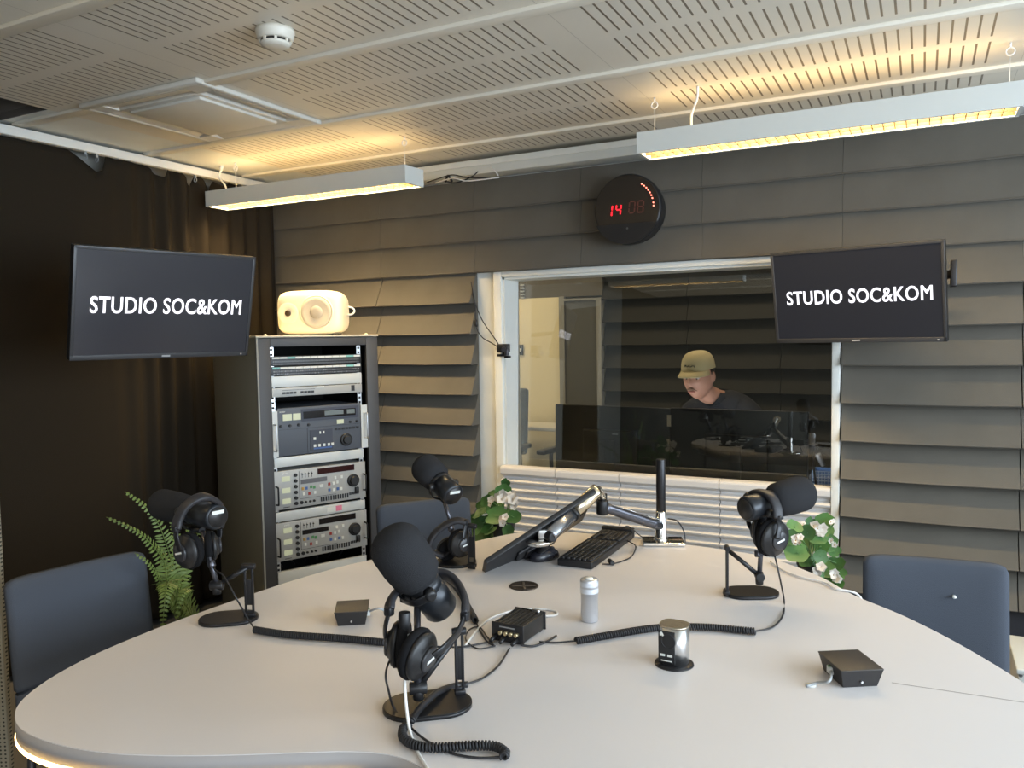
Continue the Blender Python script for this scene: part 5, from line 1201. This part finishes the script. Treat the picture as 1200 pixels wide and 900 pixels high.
# fern
def fern():
    random.seed(9); root = V((-1.9707, 1.6109, 0.5265))+V((-.06, .24, 0))
    t = thing('potted_fern', 'green fern with long arching fronds in a dark pot left of the rack', 'potted plant', (root.x, root.y, 0))
    m = MB(); zt_ = .34; m.lathe((root.x, root.y, .0), UP, [(0, .09), (.01, .095), (zt_-.02, .125), (zt_, .13), (zt_, .118), (zt_-.04, .112), (zt_-.05, 0)], 36); m.build('pot', POTB, t)
    m = MB(); m.lathe((root.x, root.y, zt_-.045), UP, [(0, .108), (.01, .06), (.012, 0)], 20); m.build('soil', SOIL, t)
    r0 = V((root.x, root.y, zt_-.04))
    fr = [([r0, (-1.9678, 1.6208, 0.6531), (-1.9658, 1.6059, 0.7525), (-1.9730, 1.5756, 0.8604), (-1.9876, 1.5385, 0.9243), (-2.0184, 1.5031, 0.9680)], .052),
          ([r0, (-1.9579, 1.6033, 0.6519), (-1.9478, 1.5700, 0.7513), (-1.9433, 1.5104, 0.8360), (-1.9557, 1.4620, 0.8821), (-1.9787, 1.4077, 0.9202)], .046),
          ([r0, (-1.9963, 1.6507, 0.6458), (-2.0118, 1.6718, 0.7435), (-2.0410, 1.6845, 0.8222), (-2.0605, 1.6794, 0.8959)], .058),
          ([r0, (-1.9103, 1.5614, 0.6707), (-1.8526, 1.5045, 0.7242), (-1.8104, 1.4580, 0.7148), (-1.7971, 1.4397, 0.6756), (-1.8003, 1.4335, 0.6073)], .070),
          ([r0, (-2.0153, 1.6852, 0.6332), (-2.0141, 1.7149, 0.7324), (-2.0028, 1.7477, 0.8011), (-1.9751, 1.7658, 0.8591)], .044),
          ([r0, (-1.9522, 1.5833, 0.6459), (-1.9288, 1.5326, 0.7189), (-1.9210, 1.4952, 0.7740), (-1.9379, 1.4663, 0.8085)], .034),
          ([r0, (-1.9845, 1.6551, 0.6198), (-1.9903, 1.6797, 0.6964), (-1.9982, 1.7026, 0.7638), (-2.0223, 1.7168, 0.8249)], .044),
          ([r0, (-1.9121, 1.6030, 0.6327), (-1.8548, 1.5685, 0.6884), (-1.8226, 1.5172, 0.6835), (-1.8178, 1.4929, 0.6198)], .046),
          ([r0, (-2.0667, 1.7013, 0.5947), (-2.1587, 1.7497, 0.6795), (-2.2371, 1.7797, 0.7197), (-2.2866, 1.7747, 0.6869)], .046)]
    for pts, w in fr:
        P0 = spline(pts, 22); P = [P0[0]]; acc = 0
        for a_, b_ in zip(P0, P0[1:]):
            d_ = (b_-a_).length; acc += d_
            if acc >= .0105: P.append(b_); acc = 0
        L = len(P); m = MB()
        m.tube(P, .0022, 5, radii=[.003, .0025, .002, .0015, .001])
        s0 = int(L*.30)
        for i in range(s0, L-1):
            q = (i-s0)/(L-s0); ww = w*(.55+.45*math.sin(PI*min(1, q*1.2+.15)))*(1-q**2.2)+.005
            tt = (P[i+1]-P[i]).normalized(); vw = (V((0, 0, 1.39))-P[i]).normalized(); sd = tt.cross(vw+V((0, 0, .9))).normalized(); nrm = sd.cross(tt)
            for s in (-1, 1):
                d = sd*s*.9+tt*.42+V((0, 0, -.12))+V([random.uniform(-.08, .08) for _ in range(3)])
                leaf(m, P[i], d, nrm, ww*.72, .0072, .15, .18, 5)
        m.build('frond', FERN, t)
fern()

# ------------------------------------------------------------------ control room
YC = 5.2
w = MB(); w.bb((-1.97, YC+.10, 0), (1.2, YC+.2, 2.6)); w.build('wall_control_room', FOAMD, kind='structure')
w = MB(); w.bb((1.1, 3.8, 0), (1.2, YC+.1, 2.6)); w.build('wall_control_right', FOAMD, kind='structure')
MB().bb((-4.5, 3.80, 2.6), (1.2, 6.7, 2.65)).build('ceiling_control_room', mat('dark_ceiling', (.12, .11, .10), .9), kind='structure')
MB().bb((-4.5, 6.4, 0), (-1.2, 6.5, 2.65)).build('wall_corridor', CREAM, kind='structure')
MB().bb((-4.6, 3.80, 0), (-4.5, 6.5, 2.65)).build('wall_control_left', CREAM, kind='structure')
MB().bb((-1.30, YC+.2, 0), (-1.2, 6.5, 2.65)).build('wall_corridor_end', CREAM, kind='structure')
cp = [-1.97, -1.38, -.79, -.20, .39, 1.0]
cn = ['dark slatted foam panel far behind the glass, just right of the doorway', 'dark slatted foam panel behind the glass, left of the person in the cap', 'dark slatted foam panel behind the glass, directly behind the person', 'dark slatted foam panel behind the glass, seen below the right wall screen', 'dark slatted foam panel behind the glass at the far right of the control room']
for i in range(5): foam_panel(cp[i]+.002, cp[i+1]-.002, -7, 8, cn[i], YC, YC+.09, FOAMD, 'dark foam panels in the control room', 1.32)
# header above doorway, cream wall section, doorway
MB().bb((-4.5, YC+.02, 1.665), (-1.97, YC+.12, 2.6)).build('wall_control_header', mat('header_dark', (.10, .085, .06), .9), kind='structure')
MB().bb((-4.5, YC+.02, 0), (-2.285, YC+.10, 1.665)).build('wall_control_cream', CREAM, kind='structure')
dr = thing('door_1', '', '', (-2.28, YC, 0)); del dr['label']; del dr['category']; dr['kind'] = 'structure'
FRM = mat('door_frame_grey', (.50, .47, .38), .6)
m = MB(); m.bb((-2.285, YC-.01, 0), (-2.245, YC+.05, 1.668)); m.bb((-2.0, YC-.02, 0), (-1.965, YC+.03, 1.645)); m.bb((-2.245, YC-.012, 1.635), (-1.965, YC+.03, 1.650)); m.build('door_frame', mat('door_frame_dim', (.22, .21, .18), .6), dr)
m = MB(); m.bb((-2.245, YC, 0), (-2.0, YC+.03, 1.635)); m.build('reflection_panel', mat('reflection_panel_dark', (.075, .075, .07), .6), dr)  # solid panel standing in for a reflection in the window glass
for i, xx in enumerate((-2.66,)):
    t = thing('light_switch', 'small black switch on the cream wall at the left, behind the glass', 'light switch', (-2.60, YC, 1.40))
    m = MB(); q = V((-2.5994, 5.2000, 1.2945)); m.box((q.x, YC+.012, q.z), (.035, .012, .075), None, .003); m.build('plate', BLK, t); m = MB(); m.box((q.x, YC+.004, q.z), (.016, .008, .022), None, .002); m.build('rocker', LABW, t)
t = thing('wall_louvre', 'small pale louvre on the dark wall at the upper left behind the glass', 'vent', (-2.58, YC, 1.72))
m = MB()
q = V((-2.5809, 5.2000, 1.7620))
for k in range(5): m.box((q.x, YC+.012, q.z-k*.0225), (.030, .010, .010), None, .001)
m.build('slat', EQG, t)

# office chair, left, behind the glass
def office_chair(label, loc, yaw_, low=False):
    t = thing('office_chair', label, 'chair', loc, 'office chairs in the control room'); loc = V(loc); R = Matrix.Rotation(yaw_, 3, 'Z'); P = lambda x, y, z: loc+R @ V((x, y, z))
    FB = mat('office_fabric', (.045, .05, .048), .9)
    m = MB(); m.box(P(0, 0, .47), (.46, .44, .07), R, .025, 3); m.build('seat', FB, t)
    m = MB(); m.box(P(0, .23, .71 if low else .83), (.42, .06, .30 if low else .44), R @ Matrix.Rotation(-.08, 3, 'X'), .028, 3); m.build('backrest', FB, t)
    m = MB(); m.tube([P(0, .05, .42), P(0, .28, .44), P(0, .29, .60), P(0, .265, .72)], .016, 10, sub=5); m.build('back_bracket', BLK, t)
    m = MB(); m.cyl(P(0, 0, .12), P(0, 0, .43), .025, seg=14); m.build('gas_column', BLKM, t)
    for s in (-1, 1): m = MB(); m.tube([P(s*.22, 0, .45), P(s*.27, 0, .50), P(s*.27, -.02, .66), P(s*.27, .02, .68)], .013, 8, sub=5); m.box(P(s*.27, -.02, .69), (.06, .26, .03), R, .01, 2); m.build('armrest', BLK, t)
    for k in range(5):
        a = 2*PI*k/5; m = MB(); m.tube([P(0, 0, .12), P(.28*math.cos(a), .28*math.sin(a), .07)], .017, 8); l_ = m.build('leg', BLKM, t)
        m = MB(); e = P(.28*math.cos(a), .28*math.sin(a), .03); m.cyl(e-V((.012, 0, 0)), e+V((.012, 0, 0)), .03, seg=14); m.build('castor', RUB, l_)
q = V((-2.4256, 4.7500, 0.7603))
office_chair('grey office chair at the far left behind the glass by the cream wall', (-2.53, 4.50, 0), 0)
q = V((-1.9643, 4.2500, 0.6831))
office_chair('black office chair with low armrest behind the left computer monitor', (-1.76, 4.46, 0), -.1, True)
# side desk
t = thing('side_table', 'small white desk by the cream wall at the left behind the glass', 'table', (-2.28, 4.90, 0))
m = MB(); m.bb((-2.62, 4.84, .755), (-1.95, 5.15, .78), .004); m.build('top', DESKW, t)
for x, y in ((-2.58, 4.87), (-1.99, 4.87), (-2.58, 5.11), (-1.99, 5.11)): MB().bb((x-.02, y-.02, 0), (x+.02, y+.02, .755)).build('leg', DESKW, t)
# control desk
t = thing('control_desk', 'grey control desk behind the window carrying two monitors', 'desk', (-1.1, 4.1, 0))
m = MB(); m.bb((-1.80, 3.84, .575), (-.20, 4.30, .60), .004); m.build('top', mat('desk_grey', (.25, .25, .25), .5), t)
for x in (-1.76, -.24): MB().bb((x-.02, 3.88, 0), (x+.02, 4.18, .575)).build('leg', GMET, t)
def cmon(label, x0, x1, z0, z1, y, rz=0, ry=0):
    t = thing('computer_monitor', label, 'monitor', ((x0+x1)/2, y, .60), 'computer monitors on the control desk')
    R = Matrix.Rotation(rz, 3, 'Z') @ Matrix.Rotation(ry, 3, 'Y'); c = V(((x0+x1)/2, y, (z0+z1)/2))
    m = MB(); m.box(c, (x1-x0, .022, z1-z0), R, .004); m.build('casing', MONB, t)
    m = MB(); m.box(c+R @ V((0, -.016, -.03)), (.30, .020, .17), R, .008); m.build('rear_housing', MONB, t)
    m = MB(); m.box(c+R @ V((0, .0115, 0)), (x1-x0-.02, .002, z1-z0-.02), R); m.build('display', mat('lit_display', (.02, .02, .02), .3, emis=(.85, .9, 1.0), estr=2.2), t)  # screen glow added to light the person's face
    m = MB(); m.box((c.x, y-.030, (.61+c.z)/2), (.05, .014, c.z-.61), R, .003); m.build('stand_neck', BLKM, t)
    m = MB(); m.box((c.x, y+.04, .606), (.24, .20, .010), R, .003); m.build('stand_base', BLKM, t)
    m = MB(); m.box(c+R @ V((.03, -.027, .035)), (.032, .001, .006), R); m.build('logo_strip', mat('marking_grey', (.25, .25, .25), .5), t)
    return t
cmon('black computer monitor seen from behind through the glass, the left of two', -1.756, -1.1255, .665, 1.022, 3.93, 0, .012)
cmon('black computer monitor seen from behind through the glass, in front of the person', -1.1245, -.469, .665, 1.020, 3.93, 0, .004)
q = V((-1.1269, 3.9120, 0.9572)); m = MB(); m.box((q.x, 3.912, q.z), (.020, .003, .058), None, .0005); tag(m.build('paper_sticker', TAN), 'upright tan paper sticker where the two computer monitors meet', 'sticker')
# clutter at right behind glass
t = thing('wire_basket', 'blue white mesh tray standing at the right end of the control desk', 'basket', (-.41, 4.0, .60))
m = MB(); x0, x1, z0, z1 = -.455, -.345, .602, .735
for k in range(9): xx = x0+(x1-x0)*k/8; m.bb((xx-.0015, 3.975, z0), (xx+.0015, 3.978, z1))
for k in range(10): zz = z0+(z1-z0)*k/9; m.bb((x0, 3.974, zz-.0015), (x1, 3.977, zz+.0015))
m.build('mesh_front', mat('blue_white', (.45, .55, .70), .4), t)
m = MB(); m.bb((x0, 3.99, z0), (x1, 4.10, z0+.004)); m.bb((x0, 4.096, z0), (x1, 4.10, z1)); m.bb((x0-.004, 3.975, z0), (x0, 4.10, z1)); m.bb((x1, 3.975, z0), (x1+.004, 4.10, z1)); m.build('tray', mat('blue_plastic', (.10, .20, .42), .5), t)
t = thing('desk_microphone', 'small dark gooseneck microphone behind the glass at the right of the monitors', 'microphone', (-.42, 3.93, .60))
m = MB(); m.cyl((-.425, 3.92, .60), (-.425, 3.92, .612), .04, seg=20); m.build('base', BLKM, t)
m = MB(); m.tube([(-.425, 3.92, .612), (-.435, 3.92, .70), (-.445, 3.915, .80), (-.425, 3.91, .86)], .005, 8, sub=8); m.build('gooseneck', GMET, t)
m = MB(); m.cyl((-0.4720, 4.3332, 0.7652), (-0.4440, 4.3435, 0.7036), .016, .012, seg=16, bev=.003); m.build('capsule', mat('mic_grey', (.35, .36, .38), .35, .6), t)
t = thing('desk_headphones', 'brown and black headphones lying behind the glass by the mesh tray', 'headphones', (-.42, 3.90, .62))
m = MB(); m.torus((-0.4643, 4.1954, 0.6650), (.3, -1, .2), .026, .008, 24, 8); m.build('ear_pad', BLK, t); m = MB(); m.tube([(-0.4793, 4.1871, 0.6568), (-0.4564, 4.1977, 0.6394), (-0.4371, 4.2056, 0.6094)], .008, 8, sub=4); m.build('cord_end', mat('brown_leather', (.14, .07, .03), .5), t)

# ------------------------------------------------------------------ person
def person():
    hc = V((-1.0727, 4.3000, 1.1606))            # head centre
    f = (CR*-.60+CW*-.75+UP*-.17).normalized()      # gaze: down and to picture-left
    rx = f.cross(UP).normalized(); ux = rx.cross(f).normalized()     # rx = person's right-hand side... local x
    HM = Matrix((rx, f, ux)).transposed()
    def H(x, y, z): return hc+HM @ V((x, y, z))
    t = thing('person', 'person in khaki cap and black t-shirt looking down behind the two monitors', 'person', (hc.x+.1, 4.45, 0))
    # head
    hb = MB(); N, M_ = 40, 30
    def g(a, b, s): return math.exp(-((a-b)/s)**2)
    rings = []
    for j in range(M_+1):
        ph = PI*j/M_-PI/2; ring = []
        for i in range(N):
            th = 2*PI*i/N; cx, cy, cz = math.cos(ph)*math.cos(th), math.cos(ph)*math.sin(th), math.sin(ph)
            x, y, z = cx*.078, cy*.098, cz*.122
            if z < 0: k = min(1, -z/.122); x *= 1-.22*k*k; y = y*(1-.10*k) + .012*k
            if y > 0 and cy > 0:
                X = x/.078
                y += .028*g(x, 0, .013)*g(z, -.018, .022)+.010*g(x, 0, .010)*g(z, .010, .025)     # nose
                y += .006*g(abs(x), .030, .022)*g(z, .032, .012)                      # brow
                y -= .012*g(abs(x), .030, .015)*g(z, .012, .013)                      # eye socket
                y += .007*g(x, 0, .022)*g(z, -.054, .010)+.004*g(x, 0, .020)*g(z, -.068, .008)-.004*g(x, 0, .022)*g(z, -.061, .004)
                y += .008*g(x, 0, .022)*g(z, -.095, .016)                             # chin
                y += .005*g(abs(x), .045, .018)*g(z, -.020, .022)                     # cheeks
            ring.append(hb.bm.verts.new(H(x, y, z)))
        rings.append(ring)
    for a, b in zip(rings, rings[1:]):
        for i in range(N): hb._face([a[i], a[(i+1) % N], b[(i+1) % N], b[i]], True)
    for s in (-1, 1):   # ears
        hb.ell(H(s*.079, -.005, -.002), (.010, .020, .031), HM @ Matrix.Rotation(s*.25, 3, 'Z'), 14, 10)
    # body skeleton
    nb = H(0, -.035, -.10); sh = V((hc.x+.085, hc.y+.17, .975)); nk = sh+V((-.02, -.03, .055))
    SX = V((.96, .28, 0)); FY = V((.28, -.96, 0))*1.0; FY = V((-.28, -.96, 0)); SX = V((.96, -.28, 0))
    ch = sh+V((.015, .03, -.14)); be = sh+V((.02, .05, -.30)); pe = sh+V((.02, .06, -.44))
    def J(c_, x, y, z): return c_+SX*x+FY*y+V((0, 0, z))
    vs = [(pe, .135, .11), (be, .14, .115), (ch, .165, .12), (sh, .10, .085), (nk, .062, .062), (nb, .058, .060), (H(0, -.01, -.03), .06, .06)]
    ed = [(0, 1), (1, 2), (2, 3), (3, 4), (4, 5), (5, 6)]
    def add(p, r, par, r2=None):
        vs.append((V(p), r, r2 or r)); ed.append((par, len(vs)-1)); return len(vs)-1
    for s in (-1, 1):
        a = add(J(sh, s*.115, 0, -.005), .078, 3); b = add(J(sh, s*.185, .01, -.035), .068, a)
        c2 = add(J(sh, s*.235, .03, -.17), .052, b); d2_ = add(J(sh, s*.25, .07, -.29), .044, c2)
        e = add(J(sh, s*.19, .20, -.325), .038, d2_); w_ = add(J(sh, s*.13, .31, -.333), .027, e); p_ = add(J(sh, s*.115, .355, -.335), .030, w_)
        pl = add(J(sh, s*.110, .395, -.338), .026, p_)
        for k, (fx, L) in enumerate(((-.030, .070), (-.010, .080), (.010, .075), (.028, .060))):
            k1 = add(J(sh, s*.110+fx, .41+.02*(k in (1, 2)), -.335), .0095, pl); k2 = add(J(sh, s*.110+fx*1.15, .41+L*.6, -.338), .0085, k1); add(J(sh, s*.110+fx*1.2, .41+L, -.350), .0075, k2)
        th_ = add(J(sh, s*.115-s*.032, .365, -.338), .011, p_); add(J(sh, s*.115-s*.052, .40, -.345), .009, th_)
        # legs: thigh, knee, calf, ankle, foot
        h1 = add(J(pe, s*.09, 0, -.03), .095, 0); k1 = add(J(pe, s*.12, .42, -.03), .062, h1); k2 = add(J(pe, s*.12, .43, -.20), .056, k1); an = add(J(pe, s*.12, .40, -.43), .036, k2); add(J(pe, s*.12, .52, -.462), .036, an)
    me = bpy.data.meshes.new('sk'); me.from_pydata([v[0] for v in vs], ed, []); ob = bpy.data.objects.new('sk', me); COL.objects.link(ob)
    sk = ob.modifiers.new('skin', 'SKIN'); sk.use_smooth_shade = True
    for i, v in enumerate(vs):
        me.skin_vertices[0].data[i].radius = (v[1], v[2])
    me.skin_vertices[0].data[0].use_root = True
    ss = ob.modifiers.new('ss', 'SUBSURF'); ss.levels = 2; ss.render_levels = 2
    dg = bpy.context.evaluated_depsgraph_get(); bm_ = bpy.data.meshes.new_from_object(ob.evaluated_get(dg)); bpy.data.objects.remove(ob)
    tmp = bmesh.new(); tmp.from_mesh(bm_)
    tee = MB()
    m_ = {}
    for v in tmp.verts: m_[v] = hb.bm.verts.new(v.co)
    for fc_ in tmp.faces: hb._face([m_[v] for v in fc_.verts], True)
    # t-shirt: offset copy of the torso and upper arms
    tmp.normal_update(); hx = {}
    def keep(v):
        if v.co.z < pe.z-.04: return False
        rel = v.co-sh; sxx = abs(rel.dot(SX)); fy = rel.dot(FY)
        dn = (v.co-nk).length
        if (v.co-nb).length < .066 or (v.co.z > nk.z+.042 and sxx < .10): return False
        if fy > .16 and sxx > .08 and v.co.z < sh.z-.2: return False
        if sxx > .205 and v.co.z < sh.z-.20: return False
        return True
    kp = {v for v in tmp.verts if keep(v)}
    for v in kp: hx[v] = tee.bm.verts.new(v.co+v.normal*.010)
    for fc_ in tmp.faces:
        if all(v in kp for v in fc_.verts): tee._face([hx[v] for v in fc_.verts], True)
    tr = MB(); tx = {}
    kt = {v for v in tmp.verts if v.co.z < pe.z+.03 and (v.co.z > .10) and ((v.co-sh).dot(FY) < .60)}
    for v in kt: tx[v] = tr.bm.verts.new(v.co+v.normal*.009)
    for fc_ in tmp.faces:
        if all(v in kt for v in fc_.verts): tr._face([tx[v] for v in fc_.verts], True)
    tmp.free()
    o = hb.build('body', SKIN, t)
    rm = o.modifiers.new('rm', 'REMESH'); rm.mode = 'VOXEL'; rm.voxel_size = .0055; rm.use_smooth_shade = True
    sm = o.modifiers.new('sm', 'SMOOTH'); sm.factor = .5; sm.iterations = 3
    o2 = tee.build('t_shirt', TEE, t); md = o2.modifiers.new('s', 'SOLIDIFY'); md.thickness = .003; md.offset = 1
    o3 = tr.build('trousers', mat('dark_jeans', (.02, .025, .04), .9), t)
    # shoes
    for s in (-1, 1): m = MB(); q_ = J(pe, s*.12, .48, 0); m.ell((q_.x, q_.y, .045), (.045, .125, .045), Matrix.Rotation(math.atan2(FY.y, FY.x)-PI/2, 3, 'Z'), 20, 12); m.build('shoe', RUB, t)
    # face details
    for s in (-1, 1):
        m = MB(); m.ell(H(s*.029, .079, .010), (.013, .010, .009), HM, 14, 10); ey_ = m.build('eye', mat('eye_white', (.35, .30, .27), .3), t)
        m = MB(); m.ell(H(s*.029, .0865, .006), (.005, .004, .005), HM, 10, 8); m.build('iris', HAIR, ey_)
        m = MB(); m.ell(H(s*.029, .082, .016), (.016, .010, .006), HM, 14, 8); m.build('eyelid', SKIN, t)
        m = MB(); m.tube([H(s*.012, .098, .030), H(s*.028, .101, .034), H(s*.048, .088, .030)], .0035, 6, sub=4); m.build('eyebrow', HAIR, t)
    m = MB(); m.tube([H(-.030, .094, -.058), H(-.016, .106, -.047), H(0, .111, -.044), H(.016, .106, -.047), H(.030, .094, -.058)], .0055, 8, sub=4, radii=[.002, .0045, .0055, .0045, .002]); m.build('moustache', mat('moustache_brown', (.16, .085, .05), .9), t)
    m = MB(); m.tube([H(-.020, .098, -.063), H(0, .106, -.062), H(.020, .098, -.063)], .0045, 8, sub=4); m.build('lips', mat('lip', (.36, .12, .09), .5), t)
    # hair band under cap
    m = MB(); NN = 30; prev_ = None
    for (z, sc_2) in ((.046, 1.035), (.020, 1.05), (-.005, 1.045), (-.030, 1.03), (-.045, .99)):
        ring = []
        for i in range(NN+1):
            a_ = math.radians(-12-156*i/NN) if False else math.radians(8)-math.radians(196)*i/NN
            zz = z+(.030 if (i < 4 or i > NN-4) and z < 0 else 0)
            kk = math.sqrt(max(.1, 1-(zz/.122)**2))
            ring.append(m.bm.verts.new(H(.0785*kk*sc_2*math.cos(a_), .098*kk*sc_2*math.sin(a_)-.002, zz)))
        if prev_:
            for i in range(NN): m._face([prev_[i], prev_[i+1], ring[i+1], ring[i]], True)
        prev_ = ring
    h_ = m.build('hair', HAIR, t); md = h_.modifiers.new('s', 'SOLIDIFY'); md.thickness = .006
    # cap: crown + brim
    m = MB(); prev_ = None; NN = 40
    for k in range(13):
        q_ = PI/2*k/12; z = .046+.093*math.sin(q_)**.95; rr = math.cos(q_)**.62 if k < 12 else 0
        if rr < .02:
            top_ = m.bm.verts.new(H(0, -.004, z))
            for i in range(NN): m._face([prev_[i], prev_[(i+1) % NN], top_], True)
            break
        ring = [m.bm.verts.new(H(.0865*rr*math.cos(2*PI*i/NN), .107*rr*math.sin(2*PI*i/NN)-.002+.004*math.sin(q_), z+(-.012*max(0, -math.sin(2*PI*i/NN)) if k < 3 else 0))) for i in range(NN)]
        if prev_:
            for i in range(NN): m._face([prev_[i], prev_[(i+1) % NN], ring[(i+1) % NN], ring[i]], True)
        prev_ = ring
    m.build('cap_crown', CAP, t)
    m = MB(); gridv = []
    for i in range(17):
        a_ = math.radians(20+140*i/16); row = []
        for j in range(6):
            e = j/5; x0_, y0_ = .086*math.cos(a_), .106*math.sin(a_); wv = math.sin(math.radians(180*i/16))**.6
            x_ = x0_*(1+.04*e); y_ = y0_+e*.072*wv; z_ = .050-.016*e-.020*(abs(math.cos(a_))**2)*(.3+.7*e)
            row.append(m.bm.verts.new(H(x_, y_, z_)))
        gridv.append(row)
    for a_, b_ in zip(gridv, gridv[1:]):
        for j in range(5): m._face([a_[j], a_[j+1], b_[j+1], b_[j]], True)
    br = m.build('cap_brim', CAP, t); md = br.modifiers.new('s', 'SOLIDIFY'); md.thickness = .004
    m = MB()
    for k in range(9):
        a_ = math.radians(72+k*4.6); z = .078+.003*math.sin(k*2.1); rr = .935
        p_ = H(.0865*rr*math.cos(a_)*1.03, (.107*rr*math.sin(a_))*1.05, z); m.ell(p_, (.0028, .002, .0042+.002*(k in (0, 4, 8))), HM, 8, 6)
    m.build('cap_stitching', mat('stitch_dark', (.05, .05, .035), .8), t)
    office_chair('black office chair in which the person in the cap sits', (pe.x+.02, pe.y+.01, 0), .0, True)
    return pe
person()

# ------------------------------------------------------------------ lights
def area(name, loc, rot, sx, sy, e, col):
    l = bpy.data.lights.new(name, 'AREA'); l.shape = 'RECTANGLE'; l.size = sx; l.size_y = sy; l.energy = e; l.color = col
    o = bpy.data.objects.new(name, l); COL.objects.link(o); o.location = loc; o.rotation_euler = rot; return o
area('window_daylight', (XR+.11, .85, 1.48), (0, PI/2, 0), 1.2, 4.0, 90, (.74, .87, 1.0))
area('rear_fill', (.75, YF-.09, 1.48), (PI/2, 0, 0), 2.1, 1.2, 14, (.95, .97, 1.0))  # unseen frontal fill added behind the camera
area('control_room_fill', (-.9, 4.5, 2.55), (0, 0, 0), .8, .5, 9, (1, .82, .62))  # unseen overhead fill, added to light the person
area('cream_wall_fill', (-3.2, 4.4, 2.5), (0, 0, 0), .6, .6, 14, (1, .76, .42))  # unseen warm fill, added to brighten the cream wall
wd = bpy.data.worlds.new('world'); SC.world = wd; wd.use_nodes = True
wd.node_tree.nodes['Background'].inputs[0].default_value = (.6, .7, .85, 1); wd.node_tree.nodes['Background'].inputs[1].default_value = .6
SC.view_settings.view_transform = 'Standard'; SC.view_settings.look = 'None'; SC.view_settings.gamma = 1; SC.view_settings.use_curve_mapping = False
SC.view_settings.exposure = 0.95
SC.cycles.use_denoising = True; SC.cycles.max_bounces = 8; SC.cycles.transparent_max_bounces = 8
